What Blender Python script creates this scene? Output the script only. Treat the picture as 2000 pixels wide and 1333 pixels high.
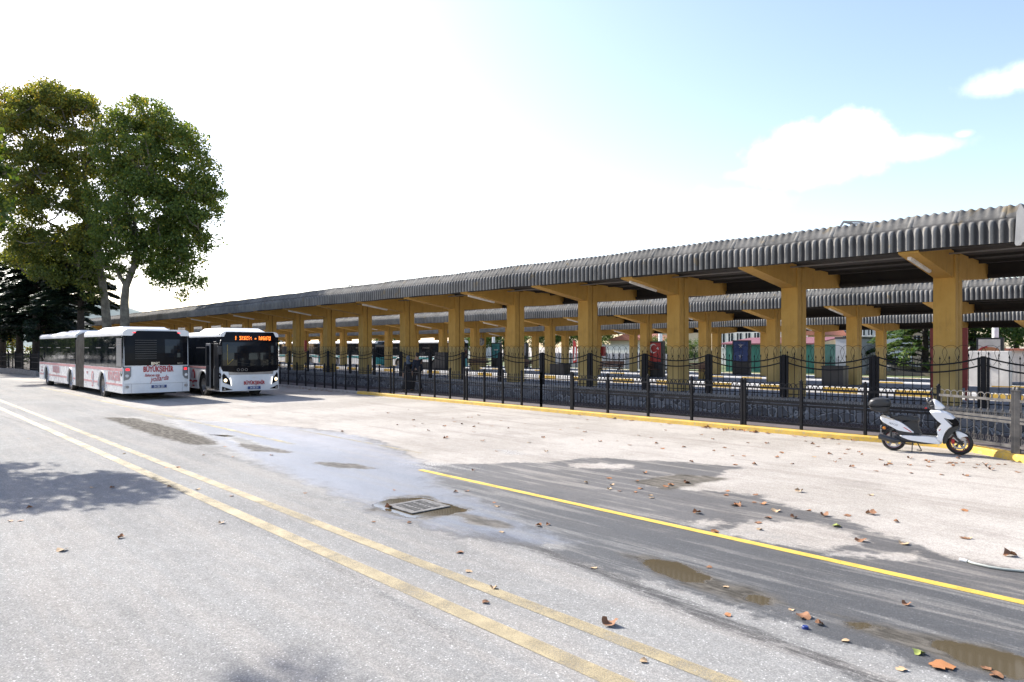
import bpy, bmesh, math, random
import numpy as np
from mathutils import Vector, Matrix
R = math.radians
sc = bpy.context.scene
for o in list(bpy.data.objects): bpy.data.objects.remove(o)
col = sc.collection
random.seed(7); rng = np.random.default_rng(7)

# ------------------------------------------------------------------ camera
FP, XV, YH, H = 1387.0, -270.0, 678.0, 2.15          # focal (px of a 2000 wide picture), shelter vanishing x, horizon y, eye height
TH = math.atan(1270.0 / FP)
ct, st = math.cos(TH), math.sin(TH)
FW = Vector((-ct, st, 0)); RT = Vector((st, ct, 0))
cd = bpy.data.cameras.new('camera'); cam = bpy.data.objects.new('camera', cd); col.objects.link(cam)
cam.location = (0, 0, H); cd.sensor_width = 36; cd.lens = 36 * FP / 2000
cd.shift_y = (YH - 666.5) / 2000; cd.clip_start = 0.05; cd.clip_end = 6000
cam.rotation_euler = (R(90), 0, math.atan2(-FW.x, FW.y))
sc.camera = cam

def G(px, py, z=0.0):                 # ground point seen at a pixel of the photograph
    Z = FP * (H - z) / (py - YH); p = FW * Z + RT * ((px - 1000) / FP * Z)
    return Vector((p.x, p.y, z))
def XD(px, D):                        # world x where column px meets the plane y = D
    d = FW + RT * ((px - 1000) / FP); return d.x * D / d.y
def PZ(px, py, Z):                    # point at camera depth Z
    p = FW * Z + RT * ((px - 1000) / FP * Z)
    return Vector((p.x, p.y, H + (YH - py) * Z / FP))
def zD(px, py, D):                    # height of the point of plane y = D seen at a pixel
    d = FW + RT * ((px - 1000) / FP); return H + (YH - py) / FP * D / d.y

# ------------------------------------------------------------------ light
SUN_EL, SUN_AZ = R(36), R(185.5)      # azimuth measured from +X towards +Y: the sun stands along -X, a little towards +Y
sd = Vector((math.cos(SUN_AZ) * math.cos(SUN_EL), math.sin(SUN_AZ) * math.cos(SUN_EL), math.sin(SUN_EL)))
sl = bpy.data.lights.new('sun', 'SUN'); sl.energy = 4.6; sl.angle = R(0.5); sl.color = (1, 0.955, 0.88)
so = bpy.data.objects.new('sun', sl); col.objects.link(so); so.rotation_euler = sd.to_track_quat('Z', 'Y').to_euler()
so.location = (0, 0, 30)
sc.view_settings.view_transform = 'Standard'; sc.view_settings.look = 'None'
sc.view_settings.exposure = 1.2; sc.view_settings.gamma = 1

W = bpy.data.worlds.new("World"); sc.world = W; W.use_nodes = True
nt = W.node_tree; nt.nodes.clear()
def N(t, **k):
    n = nt.nodes.new(t)
    for a, v in k.items(): setattr(n, a, v)
    return n
def L(a, b): nt.links.new(a, b)
def mth(op, a, b=None, c=None, clamp=False):
    n = nt.nodes.new('ShaderNodeMath'); n.operation = op; n.use_clamp = clamp
    for i, v in enumerate((a, b, c)):
        if v is None: continue
        if isinstance(v, (int, float)): n.inputs[i].default_value = v
        else: nt.links.new(v, n.inputs[i])
    return n.outputs[0]
def sstep(v, a, b):
    n = nt.nodes.new('ShaderNodeMapRange'); n.interpolation_type = 'SMOOTHSTEP'
    nt.links.new(v, n.inputs[0]); n.inputs[1].default_value = a; n.inputs[2].default_value = b
    return n.outputs[0]
def mixc(f, a, b, bt='MIX'):
    n = nt.nodes.new('ShaderNodeMix'); n.data_type = 'RGBA'; n.blend_type = bt
    for s, v in ((n.inputs[0], f), (n.inputs[6], a), (n.inputs[7], b)):
        if isinstance(v, (int, float)): s.default_value = v
        elif isinstance(v, tuple): s.default_value = (*v[:3], 1)
        else: nt.links.new(v, s)
    return n.outputs[2]
wo = N('ShaderNodeOutputWorld'); bg = N('ShaderNodeBackground'); bg.inputs[1].default_value = 0.13
sky = N('ShaderNodeTexSky'); sky.sky_type = 'NISHITA'; sky.sun_disc = False
sky.sun_elevation = SUN_EL; sky.sun_rotation = R(90) - SUN_AZ
sky.altitude = 50; sky.air_density = 1.0; sky.dust_density = 1.1; sky.ozone_density = 1.0
tc = N('ShaderNodeTexCoord')
def dotn(v, vec):
    n = nt.nodes.new('ShaderNodeVectorMath'); n.operation = 'DOT_PRODUCT'; nt.links.new(v, n.inputs[0]); n.inputs[1].default_value = vec
    return n.outputs['Value']
nz = N('ShaderNodeTexNoise'); nz.inputs['Scale'].default_value = 9; nz.inputs['Detail'].default_value = 9; nz.inputs['Roughness'].default_value = 0.62
L(tc.outputs['Generated'], nz.inputs[0]); cn = mth('SUBTRACT', nz.outputs[0], 0.5)
nz2 = N('ShaderNodeTexNoise'); nz2.inputs['Scale'].default_value = 30; nz2.inputs['Detail'].default_value = 5
L(tc.outputs['Generated'], nz2.inputs[0]); cn2 = mth('SUBTRACT', nz2.outputs[0], 0.5)
cn = mth('ADD', mth('MULTIPLY', cn, 1.9), mth('MULTIPLY', cn2, 0.9))
mask = None
for (px, py, rx, ry, soft) in ((1600, 290, 150, 66, .5), (1570, 335, 130, 34, .9), (1650, 250, 70, 42, .5), (1800, 288, 95, 30, .8), (1880, 262, 24, 12, 1), (1945, 165, 62, 32, .8), (2010, 150, 60, 34, .8), (1420, 400, 110, 34, 1.2), (1460, 340, 50, 16, 1.3)):
    c = (FW * FP + RT * (px - 1000) + Vector((0, 0, YH - py))); ln = c.length; c.normalize()
    rr = c.cross(Vector((0, 0, 1))).normalized(); uu = rr.cross(c).normalized()
    dc = dotn(tc.outputs['Generated'], c)
    u = mth('DIVIDE', dotn(tc.outputs['Generated'], rr), dc); v = mth('DIVIDE', dotn(tc.outputs['Generated'], uu), dc)
    d2 = mth('ADD', mth('POWER', mth('ABSOLUTE', mth('MULTIPLY', u, ln / rx)), 2), mth('POWER', mth('ABSOLUTE', mth('MULTIPLY', v, ln / ry)), 2))
    e = mth('SUBTRACT', 1.0, mth('SQRT', d2))
    m = sstep(mth('ADD', e, cn), -0.1, soft * 1.05); m = mth('MULTIPLY', m, mth('GREATER_THAN', dc, 0.1))
    mask = m if mask is None else mth('MAXIMUM', mask, m)
L(mixc(mth('MULTIPLY', mask, 0.72), mixc(1.0, sky.outputs[0], (1.08, 1.0, 1.0), 'MULTIPLY'), (6.6, 6.8, 7.1)), bg.inputs[0])
L(bg.outputs[0], wo.inputs[0])

# ------------------------------------------------------------------ materials
M = {}
def newmat(name):
    global nt
    m = bpy.data.materials.new(name); m.use_nodes = True; nt = m.node_tree; nt.nodes.clear()
    out = N('ShaderNodeOutputMaterial'); b = N('ShaderNodeBsdfPrincipled'); L(b.outputs[0], out.inputs[0])
    M[name] = m
    return m, b, out
def noise(scale, detail=3, rough=.55, vec=None, stretch=None):
    n = N('ShaderNodeTexNoise'); n.inputs['Scale'].default_value = scale; n.inputs['Detail'].default_value = detail; n.inputs['Roughness'].default_value = rough
    if vec is None:
        g = N('ShaderNodeTexCoord'); vec = g.outputs['Object']
    if stretch:
        mp = N('ShaderNodeMapping'); mp.inputs['Scale'].default_value = stretch; L(vec, mp.inputs[0]); vec = mp.outputs[0]
    L(vec, n.inputs[0]); return n.outputs[0]
def bump(b, h, strength=.3, dist=.01):
    n = N('ShaderNodeBump'); n.inputs['Strength'].default_value = strength; n.inputs['Distance'].default_value = dist
    L(h, n.inputs['Height']); L(n.outputs[0], b.inputs['Normal'])
def mk(name, c, rough=.6, metal=0, c2=None, sc1=2.0, var=.5, spec=.5, bmp=0, bsc=30, stretch=None, coat=0, bdist=.01):
    m, b, o = newmat(name)
    if c2 is None: c2 = tuple(x * .78 for x in c)
    f = sstep(noise(sc1, 5, .6, stretch=stretch), .5 - var * .4, .5 + var * .4)
    L(mixc(f, c, c2), b.inputs['Base Color'])
    L(mth('ADD', rough - .06, mth('MULTIPLY', f, .12)), b.inputs['Roughness'])
    b.inputs['Metallic'].default_value = metal; b.inputs['Specular IOR Level'].default_value = spec; b.inputs['Coat Weight'].default_value = coat
    if bmp: bump(b, noise(bsc, 4, stretch=stretch), bmp, bdist)
    return m
mk('yellow_paint', (.56, .33, .075), .75, c2=(.49, .28, .06), sc1=1.3, bmp=.15, bsc=60)
mk('joint_dark', (.16, .08, .02), .9)
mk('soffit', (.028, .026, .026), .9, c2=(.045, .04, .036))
mk('iron', (.009, .010, .013), .6, c2=(.018, .017, .018), sc1=6, spec=.2)
mk('iron_sunlit', (.05, .048, .048), .6, c2=(.13, .12, .11), sc1=5)  # iron with sunlight painted into its colour, for the right end bay
mk('white_paint', (.78, .78, .77), .55, c2=(.66, .65, .63), sc1=4)
mk('bus_white', (.76, .78, .80), .28, c2=(.68, .69, .70), sc1=1.5, coat=.3)
mk('bus_roof', (.82, .82, .80), .45, c2=(.7, .69, .66), sc1=1.0)
mk('bus_grey', (.17, .17, .18), .35, c2=(.22, .22, .22))
mk('bus_silver', (.35, .33, .32), .35, metal=.3)
mk('bus_red', (.45, .03, .035), .45)
mk('bus_red_faded', (.62, .27, .27), .5, c2=(.68, .36, .36), sc1=5)
mk('glass_dark', (.008, .010, .013), .04, c2=(.012, .015, .02), spec=.30)
mk('screen_black', (.006, .006, .008), .15, c2=(.009, .009, .011), spec=.10)
mk('bellows', (.20, .175, .14), .85, c2=(.14, .12, .10), sc1=3)
mk('rubber', (.018, .018, .018), .85, c2=(.04, .038, .035), sc1=8)
mk('rim_grey', (.35, .35, .36), .4, metal=.6, c2=(.2, .19, .18), sc1=10)
mk('under_dark', (.012, .012, .012), .9)
mk('plastic_black', (.02, .02, .022), .38, c2=(.03, .03, .032))
mk('plastic_matt', (.03, .03, .031), .6)
mk('seat_vinyl', (.022, .022, .024), .42, bmp=.1, bsc=200)
mk('scooter_white', (.82, .82, .83), .16, c2=(.80, .80, .80), coat=.6)
mk('scooter_red', (.55, .02, .02), .35)
mk('chrome', (.6, .6, .6), .2, metal=1)
mk('alloy', (.45, .45, .47), .35, metal=.8)
mk('exhaust', (.07, .07, .075), .4, metal=.5)
mk('orange_lens', (.75, .25, .02), .25)
mk('wood_brown', (.13, .06, .035), .6, c2=(.09, .045, .03), sc1=8, stretch=(1, 10, 10))
mk('green_panel', (.04, .20, .15), .6, c2=(.035, .16, .12))
mk('maroon_roof', (.20, .06, .07), .6)
mk('cream_wall', (.62, .50, .34), .8, c2=(.55, .44, .30))
mk('white_wall', (.68, .66, .62), .85, c2=(.55, .53, .5))
mk('grey_wall', (.42, .42, .44), .85, c2=(.34, .34, .36))
mk('beige_stone', (.34, .28, .21), .9, c2=(.26, .22, .17), sc1=4, bmp=.5, bsc=8)
mk('tile_roof', (.42, .16, .10), .8, c2=(.32, .12, .08), sc1=6)
mk('window_dark', (.03, .04, .05), .1)
mk('teal_paint', (.05, .30, .32), .4)
mk('poster_blue', (.02, .045, .16), .3, c2=(.03, .07, .22), sc1=.7)
mk('poster_red', (.42, .035, .03), .35)
mk('poster_cream', (.55, .50, .44), .4)
mk('food_orange', (.50, .20, .08), .5)
mk('paper_white', (.75, .75, .74), .6)
mk('sign_red', (.33, .045, .04), .5)
mk('skin', (.45, .27, .19), .6)
mk('cloth_black', (.016, .016, .02), .9, bmp=.2, bsc=40)
mk('cloth_navy', (.02, .024, .04), .9)
mk('cloth_blue', (.05, .12, .28), .9)
mk('scarf_grey', (.09, .11, .14), .9)
mk('hair_dark', (.012, .01, .009), .7)
mk('bark_plane', (.20, .18, .14), .9, c2=(.10, .09, .07), sc1=3, bmp=.5, bsc=12, bdist=.03)
mk('bark_dark', (.05, .042, .035), .95, c2=(.03, .025, .02), sc1=6, bmp=.6, bsc=10, bdist=.04)
mk('concrete', (.30, .29, .28), .9, c2=(.22, .21, .20), sc1=2, bmp=.3, bsc=30)
mk('walkway', (.085, .07, .075), .9, c2=(.12, .10, .10), sc1=2, bmp=.3, bsc=40)
mk('platform_paving', (.17, .18, .20), .8, c2=(.12, .13, .15), sc1=1.5, bmp=.3, bsc=20)
mk('old_kerb', (.34, .32, .30), .95, c2=(.22, .19, .17), sc1=6, bmp=.5, bsc=20)
mk('iron_grate', (.19, .185, .18), .75, c2=(.10, .095, .09), sc1=20, spec=.3)
mk('hose', (.45, .47, .42), .5)
mk('hill', (.12, .17, .16), 1, c2=(.16, .20, .20), sc1=.01)
mk('grass', (.07, .11, .03), .95, c2=(.12, .13, .05), sc1=2)
mk('clock_face', (.5, .5, .5), .5)
mk('cap_blue', (.01, .03, .18), .4)

def emit(name, c, s):
    m, b, o = newmat(name); b.inputs['Base Color'].default_value = (*c, 1); b.inputs['Emission Color'].default_value = (*c, 1); b.inputs['Emission Strength'].default_value = s
emit('led_orange', (1, .22, .03), 1.3); emit('tail_red', (1, .02, .03), .9); emit('head_lamp', (1, .8, .5), 1.0); emit('drl_white', (1, .97, .92), .9)

# the columns carry a duller khaki coat up to head height
nt = M['yellow_paint'].node_tree; b = [n_ for n_ in nt.nodes if n_.type == 'BSDF_PRINCIPLED'][0]
old = b.inputs['Base Color'].links[0].from_socket; gp_ = N('ShaderNodeNewGeometry'); sp_ = N('ShaderNodeSeparateXYZ'); L(gp_.outputs['Position'], sp_.inputs[0])
low = sstep(mth('ADD', sp_.outputs[2], mth('MULTIPLY', noise(3, 4), .25)), 2.30, 2.22)
yc = mixc(mth('MULTIPLY', low, .8), old, (.44, .33, .13)); yc = mixc(mth('MULTIPLY', sstep(noise(4.5, 6, .75, stretch=(1.6, 1.6, .22)), .52, .70), .45), yc, (.26, .16, .05)); yc = mixc(mth('MULTIPLY', sstep(noise(11, 4, .7), .64, .70), .35), yc, (.62, .52, .36))
L(yc, b.inputs['Base Color'])
# grey asbestos-cement sheeting with lichen
m, b, o = newmat('sheeting')
n1 = noise(.9, 6, .65); n2 = noise(9, 5, .7, stretch=(1, 1, .25)); n3 = noise(2.2, 4)
c1 = mixc(sstep(n1, .35, .65), (.225, .22, .212), (.145, .143, .138))
c1 = mixc(mth('MULTIPLY', sstep(n2, .45, .7), .5), c1, (.30, .285, .26))
c1 = mixc(mth('MULTIPLY', sstep(n3, .60, .72), .5), c1, (.26, .19, .09))
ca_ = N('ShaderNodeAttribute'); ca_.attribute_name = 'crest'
c1 = mixc(1.0, c1, mixc(sstep(ca_.outputs['Fac'], .05, .8), (.26, .26, .27), (1.12, 1.10, 1.06)), 'MULTIPLY')  # pans darkened for grime and rib shade, crests painted lighter as if sunlit
L(c1, b.inputs['Base Color']); b.inputs['Roughness'].default_value = .95; b.inputs['Specular IOR Level'].default_value = .2; bump(b, n2, .5, .01)
mk('sheeting_new', (.52, .50, .46), .9, c2=(.42, .40, .37), sc1=4)

# kerbs painted in yellow and white lengths (world x) or yellow only
def kerbmat(name, stripes):
    m, b, o = newmat(name)
    g = N('ShaderNodeNewGeometry'); sx = N('ShaderNodeSeparateXYZ'); L(g.outputs['Position'], sx.inputs[0])
    yel = mixc(sstep(noise(3, 5, .7), .35, .7), (.62, .40, .065), (.48, .31, .06))
    if stripes:
        fr = mth('FRACT', mth('MULTIPLY', mth('ADD', sx.outputs[0], 500.0), 1 / 3.0)); sel = mth('GREATER_THAN', fr, .5)
        c = mixc(sel, yel, (.78, .77, .75))
        gn = N('ShaderNodeSeparateXYZ'); L(g.outputs['Normal'], gn.inputs[0])
        c = mixc(mth('GREATER_THAN', gn.outputs[2], .5), c, (.78, .77, .75))
    else:
        c = yel
    wear = sstep(noise(14, 6, .75), .52, .66) if not stripes else sstep(noise(8, 6, .75), .62, .72)
    c = mixc(mth('MULTIPLY', wear, .75), c, (.30, .27, .23))
    L(c, b.inputs['Base Color']); b.inputs['Roughness'].default_value = .8; bump(b, noise(25, 4), .3, .01)
kerbmat('kerb_yellow', False); kerbmat('kerb_striped', True)

# worn road line
def linemat(name, c, lo, hi):
    m, b, o = newmat(name)
    tr = N('ShaderNodeBsdfTransparent'); mx = N('ShaderNodeMixShader')
    w = mth('ADD', mth('MULTIPLY', noise(130, 3, .8), .6), mth('MULTIPLY', noise(1.6, 4, .7), .4))
    L(sstep(w, lo, hi), mx.inputs[0]); L(b.outputs[0], mx.inputs[1]); L(tr.outputs[0], mx.inputs[2]); L(mx.outputs[0], o.inputs[0])
    L(mixc(sstep(noise(5, 4), .35, .65), c, tuple(x * .8 for x in c)), b.inputs['Base Color']); b.inputs['Roughness'].default_value = .7
    bump(b, noise(70, 4), .4, .01)
linemat('line_yellow', (.62, .43, .07), .53, .68)
linemat('line_faded', (.385, .315, .185), .43, .68)
linemat('line_pale', (.46, .385, .21), .42, .56)

# stone wall
m, b, o = newmat('stone_wall')
tcn = N('ShaderNodeTexCoord'); mp = N('ShaderNodeMapping'); mp.inputs['Scale'].default_value = (1, 1, 1.25); L(tcn.outputs['Object'], mp.inputs[0])
nv = N('ShaderNodeTexNoise'); nv.inputs['Scale'].default_value = 3; L(mp.outputs[0], nv.inputs[0])
mv = N('ShaderNodeVectorMath'); mv.operation = 'MULTIPLY_ADD'; L(nv.outputs[1], mv.inputs[0]); mv.inputs[1].default_value = (.25, .25, .25); L(mp.outputs[0], mv.inputs[2])
v1 = N('ShaderNodeTexVoronoi'); v1.feature = 'DISTANCE_TO_EDGE'; v1.inputs['Scale'].default_value = 3.4; L(mv.outputs[0], v1.inputs[0])
v2 = N('ShaderNodeTexVoronoi'); v2.inputs['Scale'].default_value = 3.4; L(mv.outputs[0], v2.inputs[0])
sh = N('ShaderNodeSeparateColor'); L(v2.outputs['Color'], sh.inputs[0])
c = mixc(sh.outputs[0], (.07, .07, .075), (.20, .20, .21)); c = mixc(sstep(v1.outputs[0], .06, .02), c, (.30, .30, .31)); L(c, b.inputs['Base Color']); b.inputs['Roughness'].default_value = .9
bump(b, sstep(v1.outputs[0], 0, .12), 1, .04)

# leaves: tint attribute picks the leaf's own colour, plus sunlit crown tops painted in, light comes through
def leafmat(name, ca, cb, cc, trans=.5):
    m, b, o = newmat(name)
    at = N('ShaderNodeAttribute'); at.attribute_name = 'tint'
    c = mixc(sstep(at.outputs['Fac'], .2, .65), ca, cb); c = mixc(sstep(at.outputs['Fac'], .72, .95), c, cc)
    L(c, b.inputs['Base Color']); b.inputs['Roughness'].default_value = .5; b.inputs['Specular IOR Level'].default_value = .35
    t = N('ShaderNodeBsdfTranslucent'); L(mixc(1.0, c, (1.5, 1.35, .6), 'MULTIPLY'), t.inputs[0])
    mx = N('ShaderNodeMixShader'); mx.inputs[0].default_value = trans; L(b.outputs[0], mx.inputs[1]); L(t.outputs[0], mx.inputs[2]); L(mx.outputs[0], o.inputs[0])
leafmat('leaf_green', (.075, .125, .032), (.18, .23, .05), (.34, .28, .06), .46)
leafmat('leaf_autumn', (.09, .125, .032), (.21, .23, .05), (.38, .28, .05), .46)
leafmat('leaf_near', (.04, .075, .012), (.10, .13, .018), (.30, .22, .03), .45)
leafmat('needles', (.018, .036, .022), (.028, .052, .028), (.06, .085, .04), .2)
leafmat('leaf_back', (.05, .10, .03), (.10, .15, .04), (.22, .24, .08), .4)
mk('dry_leaf', (.30, .16, .075), .8, c2=(.16, .06, .03), sc1=25)
mk('dry_leaf_pale', (.52, .38, .23), .8, c2=(.38, .24, .13), sc1=25)
mk('dry_leaf_orange', (.36, .18, .07), .7, c2=(.30, .10, .03), sc1=25)
mk('dry_leaf_green', (.30, .36, .08), .8, c2=(.22, .24, .06), sc1=25)

# ------------------------------------------------------------------ object helpers
def link(name, me, parent=None, mats=(), smooth=False):
    o = bpy.data.objects.new(name, me); col.objects.link(o)
    for q in mats: me.materials.append(M[q] if isinstance(q, str) else q)
    if smooth:
        me.shade_smooth()
        if smooth == 'auto':
            try: me.set_sharp_from_angle(angle=R(35))
            except Exception: pass
    if parent: o.parent = parent
    return o
def tag(o, label=None, cat=None, group=None, kind=None):
    if label: o['label'] = label
    if cat: o['category'] = cat
    if group: o['group'] = group
    if kind: o['kind'] = kind
    return o
def thing(name, label, cat, loc=(0, 0, 0), rz=0, group=None):
    o = bpy.data.objects.new(name, None); col.objects.link(o); o.location = loc; o.rotation_euler = (0, 0, rz)
    o.empty_display_size = .3
    return tag(o, label, cat, group)
def dup(root, loc=None, rz=None, label=None):
    r = root.copy(); col.objects.link(r)
    if loc is not None: r.location = loc
    if rz is not None: r.rotation_euler = (0, 0, rz)
    if label: r['label'] = label
    for ch in list(root.children):
        c_ = ch.copy(); col.objects.link(c_); c_.parent = r
        for g in list(ch.children):
            d = g.copy(); col.objects.link(d); d.parent = c_
    return r
def cp(o, parent, loc=None):
    c_ = o.copy(); col.objects.link(c_); c_.parent = parent
    if loc is not None: c_.location = loc
    return c_
class MB:
    def __init__(s): s.v = []; s.f = []; s.m = []; s.cur = 0
    def add(s, vs, fs):
        k = len(s.v); s.v += [tuple(p) for p in vs]; s.f += [tuple(i + k for i in q) for q in fs]; s.m += [s.cur] * len(fs); return s
    def box(s, x0, x1, y0, y1, z0, z1, b=0):
        if b > 0:
            bm = bmesh.new(); bmesh.ops.create_cube(bm, size=1)
            for v in bm.verts: v.co = Vector(((x0 + x1) / 2 + v.co.x * (x1 - x0), (y0 + y1) / 2 + v.co.y * (y1 - y0), (z0 + z1) / 2 + v.co.z * (z1 - z0)))
            bmesh.ops.bevel(bm, geom=bm.edges[:], offset=b, segments=2, affect='EDGES', profile=.5)
            bm.verts.index_update(); s.add([v.co[:] for v in bm.verts], [[v.index for v in f.verts] for f in bm.faces]); bm.free(); return s
        return s.add([(x0, y0, z0), (x1, y0, z0), (x1, y1, z0), (x0, y1, z0), (x0, y0, z1), (x1, y0, z1), (x1, y1, z1), (x0, y1, z1)],
              [(0, 3, 2, 1), (4, 5, 6, 7), (0, 1, 5, 4), (1, 2, 6, 5), (2, 3, 7, 6), (3, 0, 4, 7)])
    def tube(s, pts, r, n=8, r1=None, cap=True, closed=False):
        pts = [Vector(p) for p in pts]; K = len(pts); vs = []
        for i, p in enumerate(pts):
            a = pts[max(i - 1, 0)] if not closed else pts[(i - 1) % K]; b_ = pts[min(i + 1, K - 1)] if not closed else pts[(i + 1) % K]
            d = (b_ - a).normalized(); up = Vector((0, 0, 1)) if abs(d.z) < .95 else Vector((0, 1, 0))
            x = d.cross(up).normalized(); y = d.cross(x)
            if isinstance(r, (list, tuple)): ri = r[i]
            else: ri = r if r1 is None else r + (r1 - r) * i / max(K - 1, 1)
            for j in range(n):
                t = 2 * math.pi * (j + .5) / n; vs.append(p + (x * math.cos(t) + y * math.sin(t)) * ri)
        fs = []
        for i in range(K if closed else K - 1):
            for j in range(n):
                a, b_ = i * n + j, i * n + (j + 1) % n; i2 = ((i + 1) % K) * n
                fs.append((a, i2 + j, i2 + (j + 1) % n, b_))
        if cap and not closed: fs += [tuple(range(n)), tuple((K - 1) * n + j for j in reversed(range(n)))]
        return s.add(vs, fs)
    def prism(s, poly, a0, a1, ax='y', inset=0, mapf=None):      # poly in the two remaining axes
        n = len(poly)
        def P(u, v, a): return {'y': (u, a, v), 'x': (a, u, v), 'z': (u, v, a)}[ax]
        if inset:
            cx = sum(p[0] for p in poly) / n; cy = sum(p[1] for p in poly) / n
            big = max(math.hypot(p[0] - cx, p[1] - cy) for p in poly); k = 1 - inset / big; d = (a1 - a0) * .18
            rings = [(a0, k), (a0 + d * .35, 1 - (1 - k) * .35), (a0 + d, 1), (a1 - d, 1), (a1 - d * .35, 1 - (1 - k) * .35), (a1, k)]
        else: cx = cy = 0; rings = [(a0, 1), (a1, 1)]
        vs = []
        for a, k in rings: vs += [P(cx + (p[0] - cx) * k, cy + (p[1] - cy) * k, a) if inset else P(p[0], p[1], a) for p in poly]
        fs = [tuple(range(n)), tuple((len(rings) - 1) * n + i for i in reversed(range(n)))]
        for q in range(len(rings) - 1):
            for i in range(n): j = (i + 1) % n; fs.append((q * n + j, q * n + i, (q + 1) * n + i, (q + 1) * n + j))
        if mapf: vs = [mapf(*p) for p in vs]
        return s.add(vs, fs)
    def lathe(s, prof, ax='z', n=24, c=(0, 0, 0)):
        vs = []; fs = []
        for (r, h) in prof:
            for j in range(n):
                t = 2 * math.pi * j / n; a, b_ = r * math.cos(t), r * math.sin(t)
                p = {'z': (a, b_, h), 'y': (a, h, b_), 'x': (h, a, b_)}[ax]; vs.append((p[0] + c[0], p[1] + c[1], p[2] + c[2]))
        for i in range(len(prof) - 1):
            for j in range(n): k = (j + 1) % n; fs.append((i * n + j, i * n + k, (i + 1) * n + k, (i + 1) * n + j))
        return s.add(vs, fs)
    def ball(s, c, rx, ry, rz, n=14, m_=9):
        vs = []; fs = []
        for i in range(m_ + 1):
            a = math.pi * i / m_
            for j in range(n): t = 2 * math.pi * j / n; vs.append((c[0] + rx * math.sin(a) * math.cos(t), c[1] + ry * math.sin(a) * math.sin(t), c[2] + rz * math.cos(a)))
        for i in range(m_):
            for j in range(n): k = (j + 1) % n; fs.append((i * n + j, (i + 1) * n + j, (i + 1) * n + k, i * n + k))
        return s.add(vs, fs)
    def mesh(s, name='m', fix=True):
        me = bpy.data.meshes.new(name); me.from_pydata(s.v, [], s.f)
        if any(s.m): me.polygons.foreach_set('material_index', s.m)
        if fix:
            bm = bmesh.new(); bm.from_mesh(me); bmesh.ops.recalc_face_normals(bm, faces=bm.faces); bm.to_mesh(me); bm.free()
        me.update(); return me
    def build(s, name, mats, parent=None, smooth=False, label=None, fix=True):
        if isinstance(mats, str): mats = (mats,)
        o = link(name, s.mesh(name, fix), parent, mats, smooth)
        if label: o['label'] = label
        return o
def text(s, size, mat, loc, rot, parent, name='lettering', sx=1.0, shear=0, ext=.003, bold=0, align='CENTER'):
    cu = bpy.data.curves.new('t', 'FONT'); cu.body = s; cu.size = size; cu.align_x = align; cu.align_y = 'CENTER'; cu.extrude = ext; cu.shear = shear; cu.offset = bold; cu.resolution_u = 2
    t = bpy.data.objects.new('t', cu); col.objects.link(t); bpy.context.view_layer.update()
    me = bpy.data.meshes.new_from_object(t.evaluated_get(bpy.context.evaluated_depsgraph_get()))
    bpy.data.objects.remove(t); bpy.data.curves.remove(cu)
    me.transform(Matrix.Diagonal((sx, 1, 1, 1))); me.materials.clear()
    o = link(name, me, parent, (mat,)); o.location = loc; o.rotation_euler = rot
    return o
def quadmesh(c, ax, ay):              # c,ax,ay: (n,3) arrays -> leaf diamonds, slightly folded
    n = len(c); nrm = np.cross(ax, ay); nrm /= np.linalg.norm(nrm, axis=1, keepdims=True) + 1e-9
    h = np.linalg.norm(ax, axis=1, keepdims=True) * .25
    v = np.empty((n, 4, 3)); v[:, 0] = c - ax; v[:, 1] = c - ay + nrm * h; v[:, 2] = c + ax; v[:, 3] = c + ay + nrm * h
    return v.reshape(-1, 3)
def leafobj(name, verts, tint, mat, parent):
    n = len(verts) // 4; me = bpy.data.meshes.new(name)
    me.vertices.add(len(verts)); me.vertices.foreach_set('co', verts.astype(np.float32).ravel())
    me.loops.add(n * 4); me.loops.foreach_set('vertex_index', np.arange(n * 4, dtype=np.int32))
    me.polygons.add(n); me.polygons.foreach_set('loop_start', np.arange(0, n * 4, 4, dtype=np.int32)); me.polygons.foreach_set('loop_total', np.full(n, 4, dtype=np.int32))
    me.update(calc_edges=True); a = me.attributes.new('tint', 'FLOAT', 'POINT'); a.data.foreach_set('value', np.repeat(tint, 4).astype(np.float32))
    return link(name, me, parent, (mat,))
def unit(n):
    a = rng.normal(size=(n, 3)); return a / np.linalg.norm(a, axis=1, keepdims=True)
def leaves(centers, radii, per, size, tintf, flat=.75):
    C = np.repeat(centers, per, axis=0); Rr = np.repeat(radii, per)
    d = unit(len(C)); rad = Rr * rng.random(len(C)) ** .45
    p = C + d * rad[:, None] * np.array([1, 1, flat])
    a = unit(len(C)); b_ = np.cross(a, unit(len(C))); b_ /= np.linalg.norm(b_, axis=1, keepdims=True)
    s = size * (.6 + .8 * rng.random(len(C)))[:, None]
    return quadmesh(p, a * s * .62, b_ * s * .5), tintf(p, C)

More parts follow.
